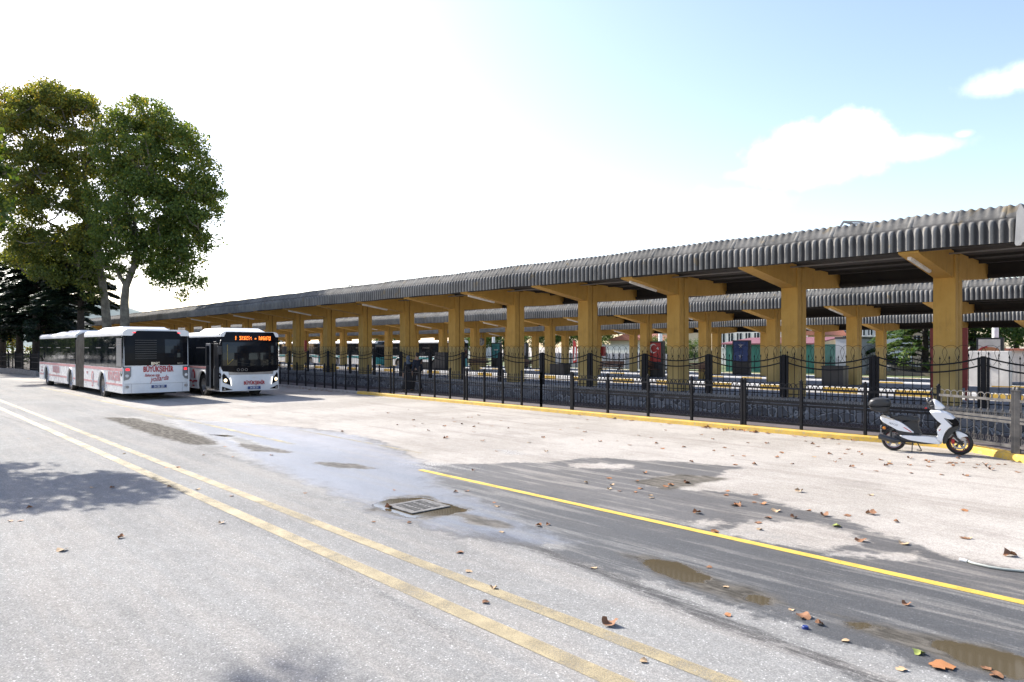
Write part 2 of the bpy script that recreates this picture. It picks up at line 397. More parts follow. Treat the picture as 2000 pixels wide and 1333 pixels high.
# ------------------------------------------------------------------ ground
def gz(y):
    if y < 19.6: return 0.0
    if y < 23: return (y - 19.6) / 3.4 * .30
    if y < 70: return .13 - .0203 * (y - 31.6)
    return .13 - .0203 * 38.4
xs = np.concatenate([np.linspace(-3000, -60, 25)[:-1], np.arange(-60, -34, .5), np.arange(-34, 3, .11), np.linspace(3, 3000, 25)[1:]])
ys = np.concatenate([np.linspace(-3000, 0, 20)[:-1], np.arange(0, 17.6, .09), np.array([17.6, 18.2, 19.6, 21, 23, 27, 31.6, 40, 50, 60, 70]), np.linspace(80, 3000, 20)])
XX, YY = np.meshgrid(xs, ys); P2 = np.stack([XX.ravel(), YY.ravel()], 1); ZZ = np.array([gz(y) for y in ys]); Zg = np.repeat(ZZ, len(xs))
def sdf(poly):                        # signed distance, positive inside; poly in photo pixels on the ground
    q = np.array([G(*p).to_2d() for p in poly]); d = np.full(len(P2), 1e9); ins = np.zeros(len(P2), bool)
    for i in range(len(q)):
        a, b_ = q[i], q[(i + 1) % len(q)]; e = b_ - a; w = P2 - a
        t = np.clip((w @ e) / (e @ e + 1e-12), 0, 1); d = np.minimum(d, np.linalg.norm(w - t[:, None] * e, axis=1))
        c_ = ((a[1] <= P2[:, 1]) & (b_[1] > P2[:, 1])) | ((b_[1] <= P2[:, 1]) & (a[1] > P2[:, 1]))
        with np.errstate(divide='ignore', invalid='ignore'): xi = a[0] + (P2[:, 1] - a[1]) / (b_[1] - a[1]) * (b_[0] - a[0])
        ins ^= c_ & (P2[:, 0] < xi)
    return np.where(ins, d, -d)
def pdist(pts):
    q = np.array([G(*p).to_2d() for p in pts]); d = np.full(len(P2), 1e9)
    for i in range(len(q) - 1):
        a, b_ = q[i], q[i + 1]; e = b_ - a; w = P2 - a; t = np.clip((w @ e) / (e @ e), 0, 1); d = np.minimum(d, np.linalg.norm(w - t[:, None] * e, axis=1))
    return d
wet = sdf([(215, 816), (330, 812), (400, 822), (500, 828), (640, 840), (740, 858), (800, 885), (850, 908), (950, 905), (1080, 902), (1150, 894), (1330, 903), (1450, 912), (1400, 932), (1290, 930), (1255, 946), (1370, 958), (1480, 966), (1540, 990), (1650, 1012), (1700, 1036), (1800, 1062), (1840, 1088), (2000, 1112), (2250, 1160), (2500, 1500), (1950, 1345), (1700, 1275), (1500, 1205), (1250, 1135), (1050, 1075), (900, 1052), (760, 1015), (690, 985), (600, 950), (500, 915), (400, 880), (310, 846)])
for isl in ([(1405, 1042), (1490, 1016), (1600, 1024), (1700, 1058), (1620, 1076), (1500, 1062)], [(1345, 1018), (1395, 1014), (1420, 1024), (1370, 1030)], [(1050, 1060), (1090, 1062), (1100, 1070), (1060, 1068)], [(1710, 1085), (1790, 1080), (1800, 1092), (1730, 1094)], [(1640, 1082), (1700, 1084), (1690, 1090)], [(1120, 905), (1230, 908), (1215, 917), (1110, 914)], [(430, 846), (480, 858), (520, 872), (470, 868)]):
    wet = np.minimum(wet, -sdf(isl))
blue = sdf([(330, 820), (480, 826), (700, 850), (820, 900), (860, 950), (960, 990), (1100, 1060), (1000, 1062), (760, 1008), (600, 945), (480, 895)])
pud = np.full(len(P2), -9.)
for q in ([(1243, 1092), (1290, 1090), (1350, 1105), (1395, 1130), (1380, 1140), (1330, 1138), (1280, 1118)], [(1440, 1158), (1490, 1162), (1516, 1172), (1510, 1186), (1470, 1180)], [(1630, 1212), (1690, 1212), (1720, 1226), (1680, 1234)], [(1800, 1255), (1850, 1248), (1930, 1265), (2010, 1285), (2060, 1330), (1960, 1325), (1880, 1295)], [(741, 986), (765, 978), (815, 975), (850, 983), (896, 997), (860, 1004), (812, 1008), (770, 998)], [(404, 849), (440, 850), (462, 852), (440, 854)]):
    pud = np.maximum(pud, sdf(q) + (.12 if q[0][0] == 741 else 0))
mud = np.full(len(P2), -9.)
for q in ([(210, 816), (260, 818), (340, 838), (400, 856), (420, 868), (380, 868), (300, 848)], [(1200, 1078), (1290, 1088), (1400, 1125), (1520, 1165), (1560, 1190), (1440, 1180), (1300, 1130)], [(1600, 1195), (1760, 1225), (1950, 1260), (2080, 1330), (1900, 1310), (1700, 1245)], [(900, 1005), (960, 1018), (990, 1030), (940, 1024)], [(620, 904), (680, 907), (728, 915), (660, 913)], [(470, 868), (520, 874), (560, 884), (500, 880)], [(735, 995), (770, 972), (830, 970), (905, 998), (830, 1012)], [(1230, 940), (1330, 925), (1430, 935), (1300, 960)]):
    mud = np.maximum(mud, sdf(q) + (.14 if q[0][0] < 1000 else .02))
skid = np.minimum.reduce([pdist([(930, 1045), (1040, 1068), (1200, 1128), (1400, 1215), (1560, 1270), (1740, 1345)]), pdist([(960, 1040), (1100, 1085), (1300, 1165), (1500, 1245), (1700, 1330)]) + .03, pdist([(1030, 1035), (1200, 1065), (1500, 1120), (2000, 1250)]) + .09])
crack = np.minimum(pdist([(0, 812), (120, 850), (250, 905), (400, 980), (560, 1060), (700, 1130), (900, 1260)]), pdist([(0, 820), (200, 900), (330, 965)]) + .05)
grav = np.maximum.reduce([sdf([(770, 905), (840, 903), (960, 912), (950, 922), (840, 920)]), sdf([(940, 874), (1010, 878), (1060, 892), (980, 890)]) - .15, sdf([(625, 880), (660, 878), (700, 884), (650, 886)]) - .1, sdf([(850, 975), (880, 985), (925, 1000), (890, 998)])])
gme = bpy.data.meshes.new('ground'); nx, ny = len(xs), len(ys)
gv = np.stack([P2[:, 0], P2[:, 1], Zg], 1); idx = np.arange(nx * ny).reshape(ny, nx)
gf = np.stack([idx[:-1, :-1], idx[:-1, 1:], idx[1:, 1:], idx[1:, :-1]], -1).reshape(-1, 4)
gme.vertices.add(len(gv)); gme.vertices.foreach_set('co', gv.astype(np.float32).ravel())
gme.loops.add(gf.size); gme.loops.foreach_set('vertex_index', gf.astype(np.int32).ravel())
gme.polygons.add(len(gf)); gme.polygons.foreach_set('loop_start', np.arange(0, gf.size, 4, dtype=np.int32)); gme.polygons.foreach_set('loop_total', np.full(len(gf), 4, dtype=np.int32))
gme.update(calc_edges=True)
for nm, ar in (('wet', wet), ('blue', blue), ('pud', pud), ('mud', mud), ('skid', skid), ('crack', crack), ('grav', grav)):
    a = gme.attributes.new(nm, 'FLOAT', 'POINT'); a.data.foreach_set('value', np.clip(ar, -2, 2).astype(np.float32))
m, b, o = newmat('asphalt')
def att(nm): n = N('ShaderNodeAttribute'); n.attribute_name = nm; return n.outputs['Fac']
gtc = N('ShaderNodeTexCoord').outputs['Object']; sx = N('ShaderNodeSeparateXYZ'); L(gtc, sx.inputs[0])
nb = noise(.35, 5, .6, gtc); nm_ = noise(2.4, 6, .65, gtc); nf = noise(22, 4, .7, gtc); ng = noise(160, 2, .6, gtc)
nst = noise(1.2, 6, .7, gtc, (.12, 1.6, 1)); nh = noise(60, 3, .7, gtc)
vo = N('ShaderNodeTexVoronoi'); vo.inputs['Scale'].default_value = 105; L(gtc, vo.inputs[0]); vsc = N('ShaderNodeSeparateColor'); L(vo.outputs['Color'], vsc.inputs[0])
road = mixc(sstep(nb, .35, .65), (.288, .286, .276), (.245, .242, .234))
road = mixc(mth('MULTIPLY', sstep(nst, .42, .62), .55), road, (.34, .32, .295))
fore = mixc(sstep(nb, .40, .60), (.465, .432, .392), (.385, .355, .318)); fore = mixc(mth('MULTIPLY', sstep(nst, .5, .68), .6), fore, (.30, .27, .24)); fore = mixc(mth('MULTIPLY', sstep(noise(.55, 7, .72, gtc, (.6, 1.3, 1)), .54, .68), .5), fore, (.27, .245, .22))
fsel = sstep(mth('ADD', sx.outputs[1], mth('MULTIPLY', mth('SUBTRACT', nm_, .5), 2.2)), 6.6, 7.9)
base = mixc(fsel, road, fore)
grit = mth('ADD', mth('MULTIPLY', sstep(vsc.outputs[0], .25, .95), .5), mth('MULTIPLY', ng, .7))
base = mixc(1.0, base, mixc(sstep(grit, .15, 1.05), (.74, .74, .75), (1.22, 1.21, 1.19)), 'MULTIPLY')
base = mixc(mth('MULTIPLY', mth('GREATER_THAN', vsc.outputs[1], .978), mth('SUBTRACT', .75, mth('MULTIPLY', fsel, .6))), base, (.60, .59, .57))
base = mixc(1.0, base, mixc(sstep(nf, .3, .7), (.93, .93, .93), (1.06, 1.06, 1.06)), 'MULTIPLY')
base = mixc(1.0, base, mixc(sstep(noise(6.5, 5, .7, gtc, (.5, 1.2, 1)), .35, .62), (.93, .925, .92), (1.03, 1.03, 1.03)), 'MULTIPLY')
gvm = sstep(mth('ADD', att('grav'), mth('MULTIPLY', mth('SUBTRACT', nf, .5), .9)), -.1, .15)
base = mixc(gvm, base, mixc(sstep(noise(38, 3, .8, gtc), .42, .58), (.09, .085, .08), (.62, .60, .57)))
base = mixc(mth('MULTIPLY', sstep(mth('ADD', att('crack'), mth('MULTIPLY', mth('SUBTRACT', nf, .5), .35)), .09, .0), mth('MULTIPLY', sstep(nh, .42, .6), .7)), base, (.10, .10, .10))
# wet zone
ns = noise(5, 5, .65, gtc)
wm = sstep(mth('ADD', mth('ADD', att('wet'), mth('MULTIPLY', mth('SUBTRACT', nm_, .5), .8)), mth('MULTIPLY', mth('SUBTRACT', noise(9, 5, .7, gtc), .5), .35)), -.06, .10)
wcol = mixc(1.0, base, (.25, .258, .275), 'MULTIPLY')
patch = mth('MULTIPLY', sstep(noise(2.0, 6, .7, gtc, (.16, 2.2, 1)), .50, .60), .6)
wcol = mixc(mth('MULTIPLY', sstep(mth('ADD', att('blue'), mth('MULTIPLY', mth('SUBTRACT', nm_, .5), 1.0)), -.3, .4), .85), wcol, mixc(1.0, base, (.78, .84, .97), 'MULTIPLY'))  # blue area: sky glare on the wet asphalt painted into the base colour
wcol = mixc(patch, wcol, mixc(1.0, base, (.75, .74, .72), 'MULTIPLY'))
c = mixc(wm, base, wcol)
sk = mth('MULTIPLY', sstep(mth('ADD', att('skid'), mth('MULTIPLY', mth('SUBTRACT', noise(14, 5, .8, gtc, (.25, 1.6, 1)), .5), .42)), .15, .0), .9)
c = mixc(sk, c, mixc(1.0, base, (.27, .27, .285), 'MULTIPLY'))
mu = sstep(mth('ADD', att('mud'), mth('MULTIPLY', mth('SUBTRACT', nm_, .5), .5)), -.05, .14)
c = mixc(mth('MULTIPLY', mu, .85), c, mixc(sstep(noise(8, 5, .7, gtc, (.4, 1.4, 1)), .4, .62), (.06, .054, .044), (.15, .135, .115)))
pm = sstep(mth('ADD', att('pud'), mth('MULTIPLY', mth('SUBTRACT', ns, .5), .22)), -.02, .03)
c = mixc(pm, c, (.085, .068, .042))
# fine stains everywhere
c = mixc(mth('MULTIPLY', sstep(noise(.9, 7, .75, gtc), .60, .74), .35), c, (.14, .13, .12))
L(c, b.inputs['Base Color'])
bl = sstep(mth('ADD', att('blue'), mth('MULTIPLY', mth('SUBTRACT', nm_, .5), 1.0)), -.2, .3)
rgh = mth('SUBTRACT', .85, mth('MULTIPLY', wm, mth('ADD', .20, mth('MULTIPLY', bl, .30))))
rgh = mth('ADD', mth('MULTIPLY', rgh, mth('SUBTRACT', 1, pm)), mth('MULTIPLY', pm, .05))
rgh = mth('MAXIMUM', rgh, mth('MULTIPLY', mth('MULTIPLY', mu, .85), mth('SUBTRACT', 1, pm)))
L(rgh, b.inputs['Roughness'])
L(mth('MULTIPLY', mth('ADD', .08, mth('MULTIPLY', wm, mth('ADD', .42, mth('MULTIPLY', bl, .5)))), mth('SUBTRACT', 1, mth('MULTIPLY', mth('MULTIPLY', mu, .85), mth('SUBTRACT', 1, pm)))), b.inputs['Specular IOR Level'])
hgt = mth('MULTIPLY', mth('ADD', grit, mth('MULTIPLY', nh, .8)), mth('SUBTRACT', 1, pm))
hgt = mth('MULTIPLY', hgt, mth('SUBTRACT', 1, mth('MULTIPLY', mth('MULTIPLY', bl, wm), .5)))
bump(b, hgt, .75, .007)
tag(link('ground', gme, None, ('asphalt',)), kind='structure')

def strip(name, x0, x1, y0, y1, mat, z=.004, seg=1):
    mb = MB(); 
    for i in range(seg):
        a, b_ = x0 + (x1 - x0) * i / seg, x0 + (x1 - x0) * (i + 1) / seg; mb.add([(a, y0, z), (b_, y0, z), (b_, y1, z), (a, y1, z)], [(0, 1, 2, 3)])
    return tag(mb.build(name, mat, fix=False), kind='structure')
strip('road_marking', -70, 4, 3.49, 3.66, 'line_faded'); strip('road_marking', -70, 4, 4.02, 4.17, 'line_faded')
xl = G(808, 920).x
strip('road_marking', xl, 4, 7.14, 7.26, 'line_yellow'); strip('road_marking', -45, G(578, 868).x, 6.97, 7.10, 'line_pale')
strip('road_marking', G(650, 858).x - 2.2, G(790, 890).x, 8.3, 8.38, 'line_pale')

# ------------------------------------------------------------------ kerb, walkway, stone wall
kp = [(-130, 16.75), (-60, 16.7), (-35, 16.7), (-24, 16.75), (-14, 16.7), (XD(1650, 16.85), 16.8), (XD(1760, 17), 16.95), (XD(1850, 17), 16.95), (XD(1915, 16.7), 16.6), (XD(1975, 16.2), 16.1), (XD(2060, 15.5), 15.5), (3, 13.2), (6, 12.0)]
def smooth_path(p, n=6):
    out = []
    for i in range(len(p) - 1):
        p0, p1, p2, p3 = (Vector(p[max(i - 1, 0)]), Vector(p[i]), Vector(p[i + 1]), Vector(p[min(i + 2, len(p) - 1)]))
        m1 = (p2 - p0) * .5 * min(1, (p2 - p1).length / max((p2 - p0).length * .5, 1e-6)); m2 = (p3 - p1) * .5 * min(1, (p2 - p1).length / max((p3 - p1).length * .5, 1e-6))
        for k in range(n):
            t = k / n; out.append(p1 * (2 * t ** 3 - 3 * t * t + 1) + m1 * (t ** 3 - 2 * t * t + t) + p2 * (-2 * t ** 3 + 3 * t * t) + m2 * (t ** 3 - t * t))
    out.append(Vector(p[-1])); return out
kerb = smooth_path([Vector(p) for p in kp])
def kerb_mesh(pts, w, z0, z1):
    mb = MB(); prof = [(-.03, z0), (.0, z1 - .03), (.03, z1), (w, z1), (w, z0)]; n = len(prof); vs = []
    for i, p in enumerate(pts):
        d = (pts[min(i + 1, len(pts) - 1)] - pts[max(i - 1, 0)]).normalized(); nn = Vector((-d.y, d.x))
        vs += [(p.x + nn.x * a, p.y + nn.y * a, z) for a, z in prof]
    fs = [(i * n + j, (i + 1) * n + j, (i + 1) * n + j + 1, i * n + j + 1) for i in range(len(pts) - 1) for j in range(n - 1)]
    fs += [tuple(range(n)), tuple((len(pts) - 1) * n + j for j in reversed(range(n)))]
    mb.add(vs, fs); return mb
KX = XD(697, 16.7)
ka = [p for p in kerb if p.x <= KX]; kb = [p for p in kerb if p.x > KX]
kerb_mesh(ka + [Vector((KX, 16.71))], .24, -.05, .12).build('kerb', 'old_kerb')['kind'] = 'structure'
kerb_mesh([Vector((KX + .01, 16.71))] + kb, .24, -.05, .125).build('kerb', 'kerb_yellow')['kind'] = 'structure'
mb = MB(); ins = [(p.x, p.y + .235) for p in kerb]
vs = []
for x, y in ins: vs += [(x, y, .117), (x, 19.40, .117)]
mb.add(vs, [(2 * i, 2 * i + 2, 2 * i + 3, 2 * i + 1) for i in range(len(ins) - 1)])
mb.build('walkway', 'walkway', fix=False)['kind'] = 'structure'
sw = MB().box(-130, 10, 19.40, 19.72, 0, .62); t = thing('stone_wall', 'low dark rubble stone wall under the tall spiked fence', 'wall', (0, 0, 0))
sw.build('masonry', 'stone_wall', t); MB().box(-130, 10, 19.36, 19.80, .622, .70, .01).build('coping', 'concrete', t)
# platforms
def plat(x0, x1, y0, y1, ztop, zb, name='platform'):
    MB().box(x0, x1, y0 + .2, y1 - .2, zb, ztop - .004).build(name, 'platform_paving')['kind'] = 'structure'
    for a, b_ in ((y0, y0 + .2), (y1 - .2, y1)):
        MB().box(x0, x1, a, b_, zb - .2, ztop, .02).build('kerb', 'kerb_striped')['kind'] = 'structure'
MB().box(-130, 10, 19.80, 23.0, -.2, .66).build('platform', 'platform_paving')['kind'] = 'structure'
plat(-130, 10, 31.6, 36.9, .38, 0); plat(-130, 10, 45.85, 51.2, .05, -.4)
MB().box(-130, 10, 58.2, 58.4, -.8, -.2, .02).build('kerb', 'kerb_striped')['kind'] = 'structure'
g = MB().box(-130, 40, 58.41, 110, -.9, -.22).build('grass_verge', 'grass'); g['kind'] = 'structure'

# ------------------------------------------------------------------ shelters
S, U0 = 4.0, 6.02
PITCH = .177
def roof_mesh(x0, x1):
    prof = [(-2.83, -.52, 1, 0), (-2.83, -.30, 1, 0), (-2.83, -.16, 1, 0), (-2.82, -.09, .75, 0), (-2.81, -.05, .3, 0), (-2.80, -.015, 0, 0), (-2.74, -.005, 0, 0), (-2.73, .03, .1, 1), (-2.63, .14, .15, 1), (-2.55, .23, .9, 1), (-2.53, .262, 1.5, 1), (-2.47, .262, 1.5, 1), (-1.2, .0, 1, 0), (0, -.20, 1, 0)]
    prof += [(-a, z - (.26 if a < -2.2 else .1 if a < -1 else 0), k, j) for a, z, k, j in reversed(prof[:-1])]
    nrm = []
    for i, (a, z, k, j) in enumerate(prof):
        p, q = prof[max(i - 1, 0)], prof[min(i + 1, len(prof) - 1)]; d = Vector((q[0] - p[0], q[1] - p[1])).normalized(); nrm.append(Vector((-d.y, d.x)))
    n = int((x1 - x0) / PITCH * 8); X = np.linspace(x0, x1, n + 1); ph = (X / PITCH) % 1.0
    rib = np.clip(np.cos((ph - .5) * 2 * np.pi) * .5 + .5, 0, 1) ** 1.25 * .064          # narrow crests, wide pans
    cap = .030 * (np.cos(ph * 2 * np.pi) * .5 + .5)
    jt = (np.abs(((X / (PITCH * 5)) % 1.0) - .5) < .045) * .022
    wob = .010 * np.sin(X * .9) + .008 * np.sin(X * 2.3 + 1)
    vs = np.empty((len(prof), n + 1, 3))
    for i, (a, z, k, j) in enumerate(prof):
        off = np.where(j, k * cap + jt, rib * k); vs[i, :, 0] = X; vs[i, :, 1] = a + nrm[i].x * off * (1 if abs(a) > .1 else 0); vs[i, :, 2] = z + nrm[i].y * off + wob * (abs(a) > 2.3)
    me = bpy.data.meshes.new('roof'); V = vs.reshape(-1, 3); idx = np.arange(len(V)).reshape(len(prof), n + 1)
    f = np.stack([idx[:-1, :-1], idx[:-1, 1:], idx[1:, 1:], idx[1:, :-1]], -1).reshape(-1, 4)
    me.from_pydata(V.tolist(), [], f.tolist()); me.update(); me.shade_smooth()
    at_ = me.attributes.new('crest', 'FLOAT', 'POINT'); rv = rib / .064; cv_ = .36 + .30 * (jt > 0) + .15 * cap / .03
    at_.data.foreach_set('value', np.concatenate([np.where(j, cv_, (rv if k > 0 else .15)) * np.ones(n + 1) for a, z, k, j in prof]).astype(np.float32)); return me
RX0, RX1 = -128.0, 6.0
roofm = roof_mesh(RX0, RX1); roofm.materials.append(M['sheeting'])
ZE = 4.81
def column_mesh(zb):
    mb = MB()
    mb.box(0, .5, 0, .255, zb, 4.44, .012); mb.box(0, .5, .29, .545, zb, 4.44, .012); mb.cur = 1; mb.box(.03, .47, .25, .295, zb, 4.43)
    return mb.mesh('column')
def arm_mesh(sgn):
    mb = MB(); poly = [(0, 3.86), (0, 4.52), (2.50, 4.72), (2.50, 4.26), (2.42, 4.24)] if sgn < 0 else [(0, 3.86), (0, 4.50), (2.45, 4.42), (2.45, 4.02), (1.9, 3.97)]
    y0 = 0 if sgn < 0 else .545
    mb.prism([(y0 + sgn * (a - .02), z) for a, z in poly], .04, .46, 'x'); return mb.mesh('arm')
def tube_light():
    mb = MB(); 
    a = Vector((.18, -2.2, 4.21 - .03)); b_ = Vector((.18, -.85, 4.02 - .04))
    mb.tube([a, b_], .05, 6); return mb.mesh('tube_light')
armn, armf, tlm = arm_mesh(-1), arm_mesh(1), tube_light()
for mm in (armn, armf): mm.materials.append(M['yellow_paint'])
tlm.materials.append(M['white_paint'])
rows = [(19.86, .69, 'nearest'), (34.14, .38, 'middle'), (48.4, .05, 'farthest')]
shel = []
for ri, (D, zb, word) in enumerate(rows):
    lab = {'nearest': 'long yellow bus shelter with grey corrugated roof, nearest of three, standing on the stone wall', 'middle': 'yellow corrugated roofed bus shelter in the middle between two others', 'farthest': 'yellow columned bus shelter farthest back, behind the two other shelters'}[word]
    t = thing('bus_shelter', lab, 'shelter', (0, D, 0), 0, 'parallel bus station shelters'); shel.append(t)
    dz = (0, -.33, -.70)[ri]
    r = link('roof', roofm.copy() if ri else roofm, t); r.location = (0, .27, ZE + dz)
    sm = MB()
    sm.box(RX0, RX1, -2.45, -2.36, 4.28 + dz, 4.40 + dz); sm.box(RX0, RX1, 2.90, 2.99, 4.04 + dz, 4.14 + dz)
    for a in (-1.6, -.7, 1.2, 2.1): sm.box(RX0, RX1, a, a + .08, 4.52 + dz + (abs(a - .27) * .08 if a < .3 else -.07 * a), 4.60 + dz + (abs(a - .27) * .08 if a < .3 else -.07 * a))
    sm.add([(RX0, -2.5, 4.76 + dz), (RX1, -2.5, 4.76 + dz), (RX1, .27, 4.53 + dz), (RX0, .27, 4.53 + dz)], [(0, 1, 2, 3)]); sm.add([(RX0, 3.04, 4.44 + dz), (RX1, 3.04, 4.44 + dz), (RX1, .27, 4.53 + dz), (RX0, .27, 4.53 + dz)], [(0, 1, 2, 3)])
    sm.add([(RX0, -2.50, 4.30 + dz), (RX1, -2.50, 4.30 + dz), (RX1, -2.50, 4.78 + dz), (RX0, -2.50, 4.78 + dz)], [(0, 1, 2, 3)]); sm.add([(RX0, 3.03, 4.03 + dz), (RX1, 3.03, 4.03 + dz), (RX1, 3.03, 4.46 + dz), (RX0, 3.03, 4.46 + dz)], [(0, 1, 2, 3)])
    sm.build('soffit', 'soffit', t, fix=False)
    MB().tube([(RX0, -.35, 4.42 + dz), (RX1, -.35, 4.42 + dz)], .022, 6).build('conduit', 'bus_silver', t)
    cm = column_mesh(zb - dz); cm.materials.append(M['yellow_paint']); cm.materials.append(M['joint_dark'])
    for n in range(-3, 31):
        x = -(U0 + 4 * n)
        c_ = link('column', cm, t); c_.location = (x, 0, dz)
        a1 = link('arm', armn, c_); a2 = link('arm', armf, c_)
        if n % 2 == 0 and n < 14: link('lamp', tlm, c_)
# new white end sheets, roof vent frame
mb = MB()
for k in range(3):
    x = XD(1965, 17.1) + .12 + k * .20; mb.prism([(x, -.62), (x + .02, -.66), (x + .10, -.66), (x + .13, -.6), (x + .17, -.6), (x + .18, .0), (x + .10, .18), (x + .03, .02)], -2.91, -2.868, 'y')
o = mb.build('repair_sheet', 'sheeting_new', shel[0]); o.location = (0, .27, ZE + .05)
vf = thing('roof_hatch', 'open metal hatch frame sticking up from the nearest shelter roof', 'hatch', (XD(1660, 18.2), 18.2, 5.02))
MB().tube([(-.35, 0, 0), (-.15, 0, .28), (.25, 0, .22), (.75, 0, .02)], .03, 4).build('frame', 'concrete', vf)
MB().tube([(-.35, .5, 0), (-.15, .5, .28), (.25, .5, .22), (.75, .5, .02)], .03, 4).tube([(-.15, 0, .28), (-.15, .5, .28)], .03, 4).tube([(.25, 0, .22), (.25, .5, .22)], .03, 4).build('rear_frame', 'concrete', vf)
dup(vf, (XD(685, 18.2), 18.2, 4.98), None, 'small hatch frame on the far part of the shelter roof, above the right bus')

# ------------------------------------------------------------------ tall spiked fence on the wall
tf = thing('spiked_fence', 'tall black iron fence with sagging rails, spear tips and wire hoops on the stone wall', 'fence', (0, 19.55, .70))
LP = 2.46; sag = lambda t: 4 * t * (1 - t)
pan = MB()
for off in (1.19, 1.01):
    pan.tube([(.06 + (LP - .12) * i / 12, 0, off - .19 * sag(i / 12)) for i in range(13)], .02, 5)
pan.tube([(.06, 0, .10), (LP - .06, 0, .10)], .018, 4)
for k in range(12):
    x = (k + .5) * LP / 12; h = 1.37 - .16 * sag(x / LP)
    pan.tube([(x, 0, .0), (x, 0, h - .09)], .0085, 4, cap=False); pan.tube([(x, 0, h - .09), (x, 0, h - .06), (x, 0, h)], [.006, .02, .002], 5)
hoop = MB()
for k in range(9):
    cx = (k + .5) * LP / 9; pts = []
    for i in range(17):
        a = math.pi * i / 16; pts.append((cx - .19 * math.cos(a), .01, 1.30 + .19 * math.sin(a)))
    pts = [(cx - .06, .01, 1.02), (cx - .15, .01, 1.16)] + pts + [(cx + .15, .01, 1.16), (cx + .06, .01, 1.02)]
    hoop.tube(pts, .0055, 4, cap=False)
pm_, hm_ = pan.mesh('panel'), hoop.mesh('hoops'); pm_.materials.append(M['iron']); hm_.materials.append(M['iron'])
po = MB().box(-.05, .05, -.05, .05, -.05, 1.23, .006).box(.07, .12, -.03, .03, 0, 1.20).box(-.12, -.07, -.03, .03, 0, 1.20).mesh('post'); po.materials.append(M['iron'])
UF = -XD(1921, 19.55)
for k in range(-2, 30):
    x = -(UF + LP * k); q = link('post', po, tf); q.location = (x, 0, 0)
    q = link('panel', pm_, tf); q.location = (x - LP, 0, 0); h_ = link('hoops', hm_, q)

# ------------------------------------------------------------------ front railings
IR = ('iron',)
def seg_frame(a, b_): d = b_ - a; return d.length, math.atan2(d.y, d.x)
def plain_panel(L_):
    mb = MB()
    for z in (.97, .60, .16): mb.box(0, L_, -.012, .012, z - .015, z + .015)
    n = max(int(L_ / .105), 3)
    for k in range(n):
        x = (k + .5) * L_ / n; mb.tube([(x, 0, .16), (x, 0, 1.03)], .009, 4, cap=False); mb.tube([(x, 0, 1.02), (x, 0, 1.05), (x, 0, 1.12)], [.008, .017, .002], 4)
        if k % 2: mb.tube([(x, 0, .86), (x - .03, 0, .91), (x, 0, .95), (x + .03, 0, .91), (x, 0, .86)], .005, 4)
    return mb.mesh('panel')
def ornate_panel(L_):
    mb = MB()
    for z in (1.00, .655, .585, .13): mb.box(0, L_, -.018, .018, z - .024, z + .024)
    n = 11
    for k in range(n):
        x = (k + .5) * L_ / n
        for zt, zb in ((1.0, .80), (.585, .31)):
            mb.tube([(x, 0, zt), (x, 0, zb)], .012, 5, cap=False); mb.tube([(x, 0, zb + .03), (x, 0, zb), (x, 0, zb - .03)], [.010, .020, .010], 6)
            for s in (-1, 1):
                mb.tube([(x, 0, zb), (x + s * .022, 0, zb - .03), (x + s * .052, 0, zb - .045), (x + s * .06, 0, zb - .10), (x + s * .03, 0, zb - .135)], .0055, 4)
                mb.tube([(x, 0, zb), (x + s * .018, 0, zb - .07), (x + s * .012, 0, zb - .14)], .0050, 4)
            mb.tube([(x - .03, 0, zb - .145), (x, 0, zb - .10), (x + .03, 0, zb - .145)], .005, 4)
    for k in range(n + 2):
        cx = (k - .5) * L_ / n; pts = [(cx - .10 * math.cos(math.pi * i / 8), .004 * (k % 2), 1.01 + .115 * math.sin(math.pi * i / 8)) for i in range(9)]
        pts = [p for p in pts if 0 <= p[0] <= L_]
        if len(pts) > 2: mb.tube(pts, .011, 4, cap=False)
    return mb.mesh('panel')
def post_mesh(w=.032, h=1.17):
    mb = MB().box(-w, w, -w, w, 0, h, .004); mb.box(-w * 1.3, w * 1.3, -w * 1.3, w * 1.3, h, h + .02); mb.ball((0, 0, h + .035), w * .9, w * .9, w, 8, 5); return mb.mesh('post')
pstm = post_mesh(); pstm.materials.append(M['iron']); pstb = post_mesh(.045, 1.19); pstb.materials.append(M['iron_sunlit'])
pstl = post_mesh(.034, 1.17); pstl.materials.append(M['iron_sunlit'])
def line_y(x):
    for i in range(len(kerb) - 1):
        if kerb[i].x <= x <= kerb[i + 1].x: t = (x - kerb[i].x) / (kerb[i + 1].x - kerb[i].x); return kerb[i].y + t * (kerb[i + 1].y - kerb[i].y) + .15
    return kerb[-1].y
def railing(pxs, label, maker, cat='railing', sunlit_px=None):
    base = Vector((XD(pxs[0], 16.9), 16.9, .12)); t = thing('railing', label, cat, base); P = []
    for p in pxs:
        x = XD(p, 16.9)
        for _ in range(4): y = line_y(x); x = XD(p, y)
        P.append(Vector((x, line_y(x), .12)))
    for i, p in enumerate(P):
        me = pstb if (sunlit_px and pxs[i] in sunlit_px) else pstm
        q = link('post', me, t); q.location = p - base
        if i < len(P) - 1:
            L_, a = seg_frame(p, P[i + 1])
            if L_ > .35:
                me = maker(L_); me.materials.append(M['iron_sunlit'] if (sunlit_px and pxs[i + 1] > 1900) else M['iron']); q = link('panel', me, t); q.location = p - base; q.rotation_euler = (0, 0, a)
    return t
inv = lambda v: 1000.0 / v - 270
A = [inv(1.153 + .0237 * k) for k in range(26, 0, -1)] + [597, 615, 634, 650, 656, 675, 696, 719, 741, 763, 769, 793, 820, 849, 879, 907, 912, 946, 982, 1019, 1057]
railing([1057, 1116], 'narrow plain gate panel between the plain picket railing and the ornate railing', plain_panel, 'gate')
railing(A, 'low black picket railing along the kerb from behind the right bus to the gate panel', plain_panel)
